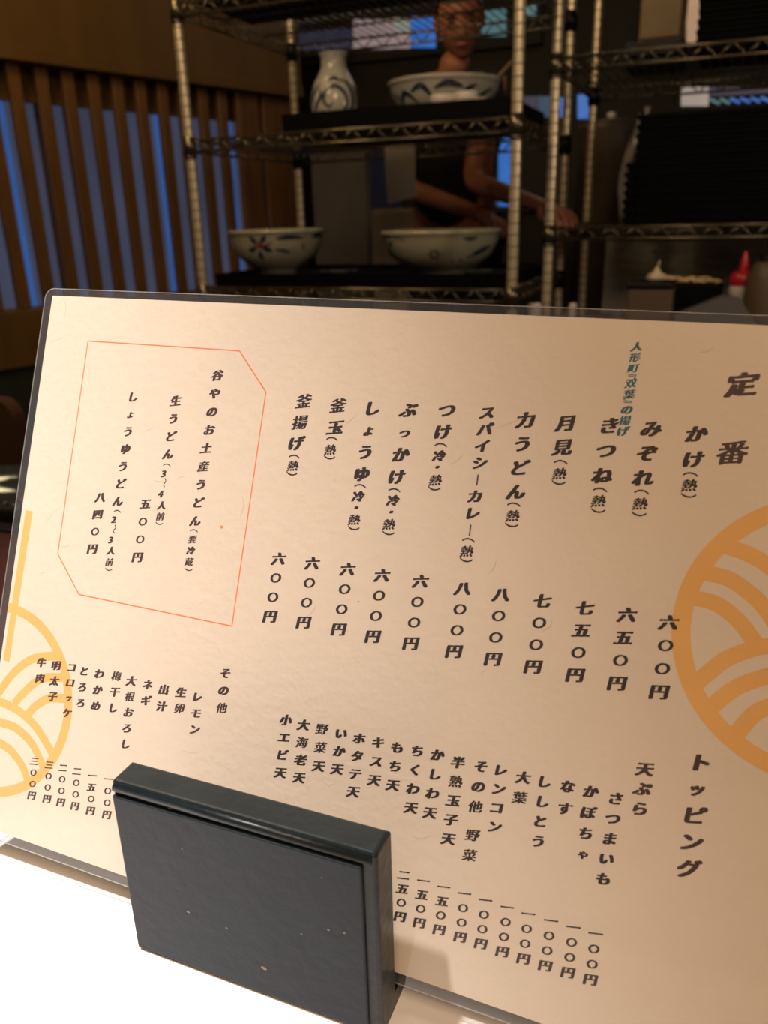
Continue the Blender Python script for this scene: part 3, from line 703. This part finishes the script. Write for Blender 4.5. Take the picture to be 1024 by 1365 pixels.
def bowl(name, label, px, y, z, R_, H_, foot, m, group=None, wall=0.006, lip=0.004):
    p = at(px, 200, y)
    r = empty(name, label, 'bowl', (p.x, y, z), group)
    pf = [(foot, 0.0), (foot*1.02, H_*0.12), (foot*1.30, H_*0.16), (R_*0.86, H_*0.45), (R_*0.96, H_*0.75), (R_, H_)]
    inner = [(R_+lip*0.2, H_+0.001), (R_-wall, H_+0.002), (R_*0.86-wall, H_*0.72), (R_*0.62, H_*0.42), (foot*0.8, H_*0.24), (0, H_*0.22)]
    lathe('bowl_body', [(0, 0.0)]+pf+inner, m, r, 48)
    lathe('rim', [(R_-wall*0.9, H_+0.0015), (R_-wall*0.5, H_+0.0045), (R_+lip*0.6, H_+0.0035), (R_+lip, H_-0.004), (R_*0.995, H_-0.007)], m, r, 48)
    return r, pf
b1, pf = bowl('noodle_bowl', 'cream bowl with blue leaves and red flower, left on the lower shelf', 372, 2.17, 0.836, 0.137, 0.118, 0.062, 'ceramic')
b1.location.x = at(370, 330, 2.17).x
F = -62
def petals(c, n, r0, r1, w_, zz, start=20, R_=0.12):
    out = []
    for k in range(n):
        a = math.radians(start+360*k/n); d = math.degrees(1/R_)
        out.append(([(c+math.cos(a)*r0*d, zz+math.sin(a)*r0), (c+math.cos(a)*(r0+r1)/2*d, zz+math.sin(a)*(r0+r1)/2), (c+math.cos(a)*r1*d, zz+math.sin(a)*r1)], w_))
    return out
decal(b1, pf, petals(F-22, 5, .010, .036, .014, .078, 54) + [([(F+0, .098), (F+16, .102), (F+34, .099)], .013), ([(F-2, .070), (F+10, .066), (F+18, .060)], .010), ([(F+48, .101), (F+58, .104), (F+76, .100)], .013), ([(F+66, .085), (F+72, .070)], .012), ([(F+100, .09), (F+112, .075)], .014)], 'cobalt')
decal(b1, pf, [([(F-24, .098), (F-20, .082), (F-8, .076)], .008), ([(F-30, .080), (F-18, .078), (F-4, .090)], .008), ([(F+34, .088), (F+36, .074), (F+38, .066)], .008)], 'rust')
b2, pf = bowl('noodle_bowl', 'wide cream bowl on a foot beside the centre post, lower shelf', 588, 2.17, 0.836, 0.158, 0.108, 0.075, 'ceramic')
b2.location.x = at(588, 330, 2.17).x
F = -71
decal(b2, pf, petals(F-8, 6, .004, .014, .006, .055, 0) + petals(F-70, 4, .008, .03, .012, .07, 30) + [([(F+20, .093), (F+28, .090), (F+36, .094)], .010), ([(F-50, .098), (F-38, .090)], .008), ([(F+30, .045), (F+46, .060), (F+60, .07)], .016), ([(F+10, .035), (F+26, .038)], .012)], 'cobalt')
b3, pf = bowl('serving_bowl', 'wide bowl with blue and white flower painting on the middle shelf', 592, 2.26, 1.2235, 0.146, 0.086, 0.085, 'ceramic2')
b3.location.x = at(592, 110, 2.26).x
F = -70
decal(b3, pf, [([(F-62, .03), (F-50, .055), (F-34, .03)], .012), ([(F-40, .055), (F-26, .065), (F-14, .035)], .014), ([(F-12, .058), (F+2, .068), (F+18, .060)], .016), ([(F+14, .035), (F+24, .055), (F+34, .065)], .012), ([(F+38, .02), (F+46, .045), (F+60, .062)], .012), ([(F+62, .03), (F+70, .06)], .012), ([(F-74, .06), (F-64, .045)], .010)], 'cobalt')
decal(b3, pf, petals(F-62, 4, .002, .014, .008, .042, 45), 'cobalt2')
# round lid resting in the bowl
ld = empty('domed_cover', 'black domed cover lying in the blue and white bowl', 'cover', (b3.location.x-0.035, 2.26, 1.284)); lathe('lid_dome', [(0.0, 0.036), (0.03, 0.035), (0.07, 0.027), (0.088, 0.012), (0.09, 0.0), (0.085, 0.0), (0, 0.02)], 'plastic', ld); lathe('knob', [(0, 0.046), (0.010, 0.044), (0.010, 0.034), (0, 0.034)], 'plastic', ld, 16)
sp = empty('wooden_ladle', 'thin pale wooden ladle handle leaning out of the serving bowl', 'ladle', (b3.location.x+0.10, 2.26, 1.268))
bm = bmesh.new(); add_tube(bm, [(0, 0, 0), (0.03, -0.01, 0.03), (0.085, -0.02, 0.075)], [0.006, 0.0035, 0.004], 8); from_bm('handle', bm, 'beige', sp, True); bm = bmesh.new(); bmesh.ops.create_icosphere(bm, subdivisions=2, radius=0.014, matrix=Matrix.Translation((-0.006, 0, -0.002))); from_bm('ladle_cup', bm, 'beige', sp, True)
# small white dishes before the bowl
for i_, (px, rr, hh, lb) in enumerate(((592, 0.036, 0.034, 'small white cup in front of the blue painted bowl, larger one'), (622, 0.028, 0.036, 'small pale cup in front of the blue painted bowl, middle one'), (640, 0.018, 0.020, 'tiny white cup at the right before the painted bowl'))):
    p = at(px, 130, 2.075); cp = empty('small_cup', lb, 'cup', (p.x, 2.08 if i_ == 0 else 2.072, 1.2235)); lathe('cup_body', [(0, 0), (rr*0.6, 0), (rr*0.9, hh*0.5), (rr, hh), (rr*0.9, hh), (rr*0.75, hh*0.4), (0, hh*0.25)], 'cup', cp, 24)
for px, rr, lb in ((452, 0.055, 'flat grey saucer between the two bowls on the lower shelf'), (637, 0.040, 'small blue-grey saucer right of the bowl foot, lower shelf')):
    p = at(px, 350, 2.06); cp = empty('saucer', lb, 'dish', (p.x, 2.06, 0.836)); lathe('saucer_body', [(0, 0), (rr*0.5, 0), (rr*0.6, 0.004), (rr, 0.014), (rr*0.97, 0.016), (rr*0.55, 0.007), (0, 0.006)], 'teal_glass', cp, 28)

# note paper clipped to the rear rail
p0, p1, p2, p3 = at(512, 186, 2.56), at(553, 182, 2.56), at(554, 262, 2.56), at(517, 272, 2.56)
nt_ = empty('note_paper', 'blank pale note sheet clipped under the middle shelf', 'paper', ((p0.x+p1.x)/2, 2.56, p0.z))
bm = bmesh.new(); f = bm.faces.new([bm.verts.new(q-nt_.location) for q in (p0, p1, p2, p3)])
r = bmesh.ops.extrude_face_region(bm, geom=[f]); [setattr(g.co, 'y', g.co.y+0.0012) for g in r['geom'] if isinstance(g, bmesh.types.BMVert)]
from_bm('sheet', bm, 'note', nt_)
c0, c1 = at(511, 168, 2.556), at(553, 178, 2.556)
box('clip', (c0.x-nt_.location.x, c1.x-nt_.location.x, -0.008, 0.004, -0.006, 0.016), 'note', nt_, 0.002)
bm = bmesh.new(); add_tube(bm, [(0, 0, 0.014), (0, 0.006, 0.03)], 0.003, 8); from_bm('clip_hook', bm, 'steel', nt_)

# ------------------------------------------------------------------ kitchen behind the racks
def cabinet(label, px0, px1, pyt, y, depth, m, pyb=None, name='storage_cabinet', cat='cabinet', handle=True):
    a = at(px0, pyt, y); b_ = at(px1, pyt, y); zt = (a.z+b_.z)/2; zb = 0.0 if pyb is None else at((px0+px1)/2, pyb, y).z
    r = empty(name, label, cat, ((a.x+b_.x)/2, y+depth/2, zb)); hx = (b_.x-a.x)/2
    box('carcass', (-hx, hx, -depth/2+0.02, depth/2, 0, zt-zb), m, r, 0.006)
    box('door', (-hx+0.006, hx-0.006, -depth/2, -depth/2+0.019, 0.02, zt-zb-0.012), m, r, 0.004)
    if handle: box('handle', (hx-0.05, hx-0.035, -depth/2-0.022, -depth/2, (zt-zb)*0.5-0.06, (zt-zb)*0.5+0.06), 'steel', r, 0.003)
    return r
cabinet('tall grey metal cabinet behind the left shelving unit', 412, 489, 198, 3.35, 0.4, 'cabinet')
cabinet('low pale grey cabinet right of the tall grey cabinet', 493, 556, 278, 3.12, 0.2, 'crate')
cabinet('beige wooden wall cupboard high on the back wall', 856, 914, -25, 4.30, 0.3, 'beige', 56, handle=False)
cabinet('dark box lying on the upper right shelf beside the tray stack', 832, 912, 51, 2.45, 0.22, 'dado', 84, name='dark_box', cat='box', handle=False)
# steel work counter with splash panel behind the right unit
wc = empty('steel_counter', 'stainless steel work counter behind the right shelving unit', 'counter', (0.1, 3.25, 0))
box('counter_top', (-0.62, 1.3, -0.33, 0.33, 0.60, 0.64), 'sheet', wc, 0.004)
box('splash_panel', (-0.62, 1.3, 0.30, 0.33, 0.64, 0.99), 'sheet', wc, 0.004)
box('under_panel', (-0.60, 1.28, -0.25, 0.30, 0.0, 0.60), 'dado', wc)
bk = empty('steel_drip_panel', 'stained steel panel hung below the black tray stack', 'panel', (0.05, 2.852, 0))
box('panel_face', (-0.42, 0.75, 0, 0.008, 0.66, 0.93), 'sheet', bk, 0.002)
box('panel_lip', (-0.42, 0.75, -0.02, 0.0, 0.915, 0.932), 'sheet', bk, 0.003)
for x_ in (-0.38, 0.7): box('panel_leg', (x_, x_+0.02, 0.0, 0.02, 0.0, 0.66), 'sheet', bk)

# black noodle-tray stacks, each tray one thing
def tray_mesh(hx, hy, h):
    bm = bmesh.new()
    add_box(bm, -hx+0.006, hx-0.006, -hy+0.006, hy-0.006, 0.0, h*0.55, 0.002, 1)
    add_box(bm, -hx, hx, -hy, hy, h*0.42, h*0.98, 0.003, 1)
    me = bpy.data.meshes.new('tray'); bm.to_mesh(me); bm.free(); me.materials.append(MT['tray']); return me
ORD = ['first', 'second', 'third', 'fourth', 'fifth', 'sixth', 'seventh', 'eighth', 'ninth', 'tenth', 'eleventh', 'twelfth', 'thirteenth', 'fourteenth', 'fifteenth', 'sixteenth', 'seventeenth', 'eighteenth']
def tray_stack(x0, x1, y0, y1, z0, z1, label, group, step=0.0215):
    n = int(round((z1-z0)/step)); st = (z1-z0)/n; me = tray_mesh((x1-x0)/2, (y1-y0)/2, st)
    for k in range(n):
        o = bpy.data.objects.new('stacked_tray', me); C.objects.link(o)
        o.location = ((x0+x1)/2+random.uniform(-.0015, .0015), (y0+y1)/2, z0+k*st); tag(o, (label % ('lowest' if k == 0 else 'topmost' if k == n-1 else ORD[k]+' from the bottom')), 'tray', group)
zs = 0.947
q = lambda px, py, y: at(px, py, y)
tray_stack(q(850, 150, 2.27).x, 0.47, 2.27, 2.60, zs, q(930, 147, 2.27).z, 'black tray, %s in the tall stack on the lower right shelf', 'black trays stacked on the lower right shelf')
tray_stack(q(830, 250, 2.24).x, q(848, 250, 2.24).x-0.002, 2.26, 2.50, zs, q(835, 216, 2.24).z, 'narrow black tray, %s in the short stack left of the tall one', 'narrow black trays in the short stack')
tray_stack(q(928, 40, 2.27).x, 0.47, 2.27, 2.60, 1.335, 1.335+0.0215*12, 'black tray, %s in the stack on the upper right shelf', 'black trays stacked on the upper right shelf')
# milky bag and pot beside the short stack
bg = empty('plastic_bag', 'crumpled milky plastic bag beside the tall black tray stack', 'bag', tuple(q(838, 200, 2.62)[:2])+(zs,))
bm = bmesh.new(); bmesh.ops.create_icosphere(bm, subdivisions=3, radius=0.055)
for v in bm.verts:
    k = 1+0.25*mnoise.noise(v.co*40); v.co = Vector((v.co.x*0.40*k+max(0, v.co.z)*0.5, v.co.y*0.6*k, (v.co.z*2.6*k)+0.14))
from_bm('bag_body', bm, 'bag', bg, True)
bm = bmesh.new(); add_tube(bm, [(0.03, 0, 0.27), (0.04, 0, 0.29), (0.043, 0, 0.31)], [0.008, 0.004, 0.010], 8); from_bm('bag_neck', bm, 'bag', bg, True)
ca = empty('steel_canister', 'tall brown steel canister behind the right unit posts', 'canister', tuple(q(812, 200, 3.05)[:2])+(0.64,))
lathe('canister_body', [(0, 0), (0.10, 0), (0.10, 0.60), (0.103, 0.61), (0.098, 0.612), (0.096, 0.60), (0, 0.60)], 'brown_tin', ca)
lathe('canister_lid', [(0.104, 0.60), (0.104, 0.622), (0.02, 0.634), (0, 0.634)], 'brown_tin', ca); lathe('lid_knob', [(0, 0.634), (0.012, 0.634), (0.016, 0.65), (0, 0.656)], 'cup', ca, 16)

# things on the low shelf at the right: squeeze bottle, noodle tray, garlic, container, lid, cups
SZ = 0.62
def squeeze(px, y, z, label):
    p = at(px, 380, y); r = empty('squeeze_bottle', label, 'bottle', (p.x, y, z))
    lathe('bottle_body', [(0, 0), (0.027, 0), (0.030, 0.01), (0.030, 0.115), (0.025, 0.13), (0, 0.13)], 'bottle', r, 24)
    lathe('screw_cap', [(0.026, 0.126), (0.028, 0.128), (0.027, 0.150), (0.020, 0.158), (0, 0.158)], 'redcap', r, 24)
    lathe('nozzle', [(0.011, 0.156), (0.009, 0.175), (0.004, 0.200), (0.003, 0.202), (0, 0.202)], 'redcap', r, 16); return r
yb_ = 2.10; top = at(992, 335, yb_).z
stn = empty('low_steel_table', 'low dark steel side table in front of the right shelving unit', 'table', (0.03, 2.02, 0))
zt_ = top-0.202
box('table_top', (-0.42, 0.5, -0.11, 0.16, zt_-0.03, zt_-0.001), 'dado', stn, 0.003)
for x_ in (-0.40, 0.46):
    for y_ in (-0.10, 0.13): box('table_leg', (x_, x_+0.02, y_, y_+0.02, 0, zt_-0.03), 'sheet', stn)
squeeze(989, yb_, zt_, 'white squeeze bottle with red nozzle cap at the right edge')
nd = empty('noodle_tray', 'dark shallow tray of pale noodles before the steel panel', 'tray', (at(915, 380, 2.10).x+0.0, 2.10, zt_))
nz_ = at(920, 378, 2.06).z-zt_
box('tray_body', (-0.085, 0.082, -0.055, 0.055, 0.0, max(0.02, nz_)), 'tray', nd, 0.004)
bm = bmesh.new()
for k in range(90):
    a = random.uniform(0, 6.28); x_ = random.uniform(-0.05, 0.07); y_ = random.uniform(-0.035, 0.035); ln = random.uniform(.012, .03); z_ = nz_+random.uniform(0.0, 0.009)
    add_tube(bm, [(x_-ln*math.cos(a)*.5, y_-ln*math.sin(a)*.5, z_), (x_+random.uniform(-.005, .005), y_+random.uniform(-.005, .005), z_+0.003), (x_+ln*math.cos(a)*.5, y_+ln*math.sin(a)*.5, z_)], 0.0022, 6)
o = from_bm('noodles', bm, 'noodle', nd, True); o['kind'] = 'stuff'
ga = empty('garlic_bulb', 'pale garlic bulb at the left end of the noodle tray', 'garlic', (nd.location.x-0.068, 2.08, zt_+max(0.02, nz_)))
bm = bmesh.new(); add_lathe(bm, [(0, 0), (0.012, 0.001), (0.022, 0.008), (0.020, 0.018), (0.008, 0.026), (0.004, 0.036), (0, 0.037)], 20)
for v in bm.verts:
    a = math.atan2(v.co.y, v.co.x); k = 1+0.08*math.cos(6*a); v.co.x *= k; v.co.y *= k
from_bm('bulb', bm, 'onion', ga, True)
bm = bmesh.new(); add_tube(bm, [(0, 0, 0.034), (0.004, 0, 0.045), (0.003, 0.0, 0.052)], [0.003, 0.002, 0.001], 6); from_bm('stem', bm, 'onion', ga, True)
cn = empty('black_container', 'black lidded square container before the noodle tray', 'container', (at(868, 390, 1.96).x, 1.965, zt_)); ctop = at(868, 376, 1.93).z-zt_
hw = (at(900, 380, 1.93).x-at(836, 380, 1.93).x)/2
box('container_body', (-hw*0.95, hw*0.95, -0.045, 0.045, 0, ctop-0.012), 'brown_tin', cn, 0.006); box('container_lid', (-hw, hw, -0.05, 0.05, ctop-0.014, ctop), 'plastic', cn, 0.004)
gl = empty('steel_hopper', 'slanted grey steel chute in the lower right corner behind the menu', 'chute', (at(965, 400, 1.85).x, 1.85, 0))
bm = bmesh.new(); pts = [at(898, 421, 1.85), at(962, 396, 1.85), at(985, 398, 1.85), at(1012, 440, 1.85), at(900, 440, 1.85)]
f = bm.faces.new([bm.verts.new(p-gl.location) for p in pts]); r = bmesh.ops.extrude_face_region(bm, geom=[f]); [setattr(g.co, 'y', g.co.y+0.05) for g in r['geom'] if isinstance(g, bmesh.types.BMVert)]
from_bm('chute_body', bm, 'lid', gl); zz = min(p.z for p in pts); box('chute_leg', (-0.05, 0.05, 0.01, 0.04, 0.0, zz+0.01), 'dado', gl)
jr = empty('brown_jar', 'rounded brown jar at the right edge behind the squeeze bottle', 'jar', (at(1028, 380, 2.02).x, 2.02, zt_)); lathe('jar_body', [(0, 0), (0.045, 0), (0.052, 0.02), (0.052, 0.15), (0.04, 0.18), (0.03, 0.186), (0, 0.186)], 'brown_tin', jr); lathe('jar_lid', [(0.032, 0.184), (0.032, 0.20), (0, 0.203)], 'plastic', jr, 20)
for px, rr, lb in ((713, 0.017, 'small white pot peeking over the menu edge beside the centre post'), (764, 0.009, 'slim white pot peeking over the menu edge, right of the wider one')):
    zt2 = at(px, 404, 2.12).z; p = at(px, 404, 2.12); cu_ = empty('small_pot', lb, 'pot', (p.x, 2.12, zt_)); lathe('pot_body', [(0, 0), (rr, 0), (rr, zt2-zt_-0.004), (rr*0.9, zt2-zt_), (0, zt2-zt_)], 'cup', cu_, 20); lathe('pot_rim', [(rr*1.02, zt2-zt_-0.012), (rr*1.1, zt2-zt_-0.012), (rr*1.1, zt2-zt_-0.006), (rr*1.02, zt2-zt_-0.006)], 'cup', cu_, 20)

# ------------------------------------------------------------------ the cook
def skin_obj(name, nodes, edges, m, parent, sub=2, root=0):
    me = bpy.data.meshes.new(name); me.from_pydata([n[0] for n in nodes], edges, [])
    o = bpy.data.objects.new(name, me); C.objects.link(o)
    md = o.modifiers.new('skin', 'SKIN'); md.use_smooth_shade = True
    for i, n in enumerate(nodes):
        rr = n[1] if isinstance(n[1], tuple) else (n[1], n[1])
        me.skin_vertices[0].data[i].radius = rr
        me.skin_vertices[0].data[i].use_root = (i == root)
    s_ = o.modifiers.new('sub', 'SUBSURF'); s_.levels = sub; s_.render_levels = sub
    bpy.context.view_layer.update()
    ev = o.evaluated_get(bpy.context.evaluated_depsgraph_get()); m2 = bpy.data.meshes.new_from_object(ev)
    bpy.data.objects.remove(o); m2.materials.clear()
    return link(name, m2, m, parent, True)
bx_ = at(597, 150, 2.98).x
cook = empty('person', 'person in a black T-shirt bending over the counter behind the shelves', 'person', (bx_, 2.98, 0))
def L_(p): return (p.x-cook.location.x, p.y-cook.location.y, p.z)
hip = (0.0, 0.08, 0.95); sp1 = (0.0, 0.07, 1.12); chest = (0.0, 0.02, 1.30); neck = (0.025, -0.03, 1.44); head0 = (0.055, -0.06, 1.50)
shl = (-0.17, 0.0, 1.38); shr = (0.15, 0.0, 1.38)
elL = L_(at(540, 250, 2.90)); wrL = L_(at(636, 284, 2.72)); haL = L_(at(652, 292, 2.68))
elR = L_(at(630, 243, 2.82)); wrR = L_(at(722, 274, 2.46)); haR = L_(at(748, 284, 2.40))
nodes = [(hip, (0.15, 0.11)), (sp1, (0.14, 0.10)), (chest, (0.16, 0.11)), (neck, 0.055), (head0, 0.055), (shl, 0.055), (elL, 0.040), (wrL, (0.028, 0.022)), (shr, 0.055), (elR, 0.040), (wrR, (0.028, 0.022)),
         ((-0.09, 0.08, 0.90), 0.09), ((-0.10, 0.06, 0.48), 0.055), ((-0.10, 0.10, 0.08), 0.038), ((-0.10, -0.08, 0.035), 0.030), ((0.09, 0.08, 0.90), 0.09), ((0.10, 0.06, 0.48), 0.055), ((0.10, 0.10, 0.08), 0.038), ((0.10, -0.08, 0.035), 0.030)]
edges = [(0, 1), (1, 2), (2, 3), (3, 4), (2, 5), (5, 6), (6, 7), (2, 8), (8, 9), (9, 10), (0, 11), (11, 12), (12, 13), (13, 14), (0, 15), (15, 16), (16, 17), (17, 18)]
def add_hand(wi, ha, side, spread=1.0):
    """palm from the wrist towards ha, five separate bent fingers"""
    W = Vector(nodes[wi][0]); d = (Vector(ha)-W).normalized(); up = Vector((0, 0, 1)); sd = d.cross(up).normalized()*side; dn = -(up-d*up.dot(d)).normalized()
    pal = len(nodes); nodes.append((tuple(W+d*0.055), (0.036, 0.016))); edges.append((wi, pal))
    for k, (off, ln) in enumerate(((-0.027, 0.062), (-0.009, 0.072), (0.009, 0.067), (0.026, 0.052))):
        b0 = len(nodes); base = W+d*0.088+sd*off
        nodes.append((tuple(base), 0.0105)); edges.append((pal, b0))
        p1_ = base+d*ln*0.45+dn*0.006+sd*off*0.25*spread; nodes.append((tuple(p1_), 0.009)); edges.append((b0, b0+1))
        p2_ = p1_+(d*0.75+dn*0.65).normalized()*ln*0.32; nodes.append((tuple(p2_), 0.008)); edges.append((b0+1, b0+2))
        nodes.append((tuple(p2_+(d*0.4+dn*0.9).normalized()*ln*0.25), 0.007)); edges.append((b0+2, b0+3))
    b0 = len(nodes); base = W+d*0.035-sd*0.032
    nodes.append((tuple(base+dn*0.006), 0.012)); edges.append((pal, b0)); nodes.append((tuple(base-sd*0.016+d*0.028+dn*0.014), 0.010)); edges.append((b0, b0+1)); nodes.append((tuple(base-sd*0.016+d*0.055+dn*0.018), 0.008)); edges.append((b0+1, b0+2))
add_hand(7, haL, 1); add_hand(10, haR, -1)
body = skin_obj('body', nodes, edges, 'skin', cook)
# head: shaped sphere with face, looking down to the right
hc = Vector((0.065, -0.080, 1.580))
bm = bmesh.new(); bmesh.ops.create_uvsphere(bm, u_segments=32, v_segments=24, radius=1.0)
for v in bm.verts:
    x, y, z = v.co; j = 1-0.22*max(0, -z)**1.5
    v.co = Vector((x*0.076*j, y*0.094*(1-0.10*max(0, -z))-0.004*max(0, -z), z*0.112))
    if y < -0.55 and abs(x) < 0.22 and -0.38 < z < 0.12: v.co.y -= 0.020*(1-abs(x)/0.22)*(0.3+max(0, 0.12-z)*1.6)     # nose
    if y < -0.5 and 0.05 < z < 0.28 and 0.18 < abs(x) < 0.62: v.co.y += 0.006                                          # eye sockets
    if y < -0.5 and z < -0.72: v.co.y -= 0.008                                                                         # chin
HR = Matrix.Translation(hc) @ Matrix.Rotation(math.radians(22), 4, 'X') @ Matrix.Rotation(math.radians(20), 4, 'Z')
bm.transform(HR); hd = from_bm('head', bm, 'skin', cook, True)
def hp(name, pos, r_, sc, m):
    bm = bmesh.new(); bmesh.ops.create_uvsphere(bm, u_segments=14, v_segments=10, radius=r_, matrix=HR @ Matrix.Translation(pos) @ Matrix.Diagonal((*sc, 1))); return from_bm(name, bm, m, hd, True)
for s_ in (-1, 1):
    hp('eye', (s_*0.030, -0.080, 0.012), 0.011, (1.2, 0.6, 0.5), 'eye'); hp('eyebrow', (s_*0.030, -0.084, 0.030), 0.014, (1.2, 0.5, 0.25), 'hair'); hp('ear', (s_*0.078, 0.004, 0.0), 0.024, (0.35, 0.7, 1.2), 'skin')
hp('mouth', (0, -0.083, -0.050), 0.020, (1.1, 0.4, 0.28), 'lip')
bm = bmesh.new(); bmesh.ops.create_uvsphere(bm, u_segments=32, v_segments=20, radius=1.0)
bmesh.ops.delete(bm, geom=[v for v in bm.verts if v.co.z < 0.28 and v.co.y < 0.12 or v.co.z < -0.45 or (v.co.y < -0.45 and v.co.z < 0.55)], context='VERTS')
for v in bm.verts: v.co = Vector((v.co.x*0.084, v.co.y*0.103, v.co.z*0.120))*(1+0.03*mnoise.noise(v.co*6))
bm.transform(HR); from_bm('hair', bm, 'hair', cook, True)
# shirt with short sleeves, trousers, shoes
def lerp3(a, b_, t_): return tuple(a[i]+(b_[i]-a[i])*t_ for i in range(3))
sn = [((0, 0.08, 0.90), (0.175, 0.135)), (sp1, (0.168, 0.130)), (chest, (0.190, 0.135)), ((0.008, -0.005, 1.41), (0.085, 0.075)), (shl, 0.082), (lerp3(shl, elL, 0.55), 0.066), (shr, 0.082), (lerp3(shr, elR, 0.5), 0.066)]
skin_obj('t_shirt', sn, [(0, 1), (1, 2), (2, 3), (2, 4), (4, 5), (2, 6), (6, 7)], 'shirt', cook)
tn = [((0, 0.08, 0.93), (0.165, 0.125)), ((-0.095, 0.08, 0.82), 0.105), ((-0.10, 0.06, 0.48), 0.075), ((-0.10, 0.10, 0.10), 0.062), ((0.095, 0.08, 0.82), 0.105), ((0.10, 0.06, 0.48), 0.075), ((0.10, 0.10, 0.10), 0.062)]
skin_obj('trousers', tn, [(0, 1), (1, 2), (2, 3), (0, 4), (4, 5), (5, 6)], 'shirt', cook)
for s_ in (-0.10, 0.10): box('shoe', (s_-0.05, s_+0.05, -0.15, 0.15, 0.0, 0.085), 'plastic', cook, 0.03, 3)
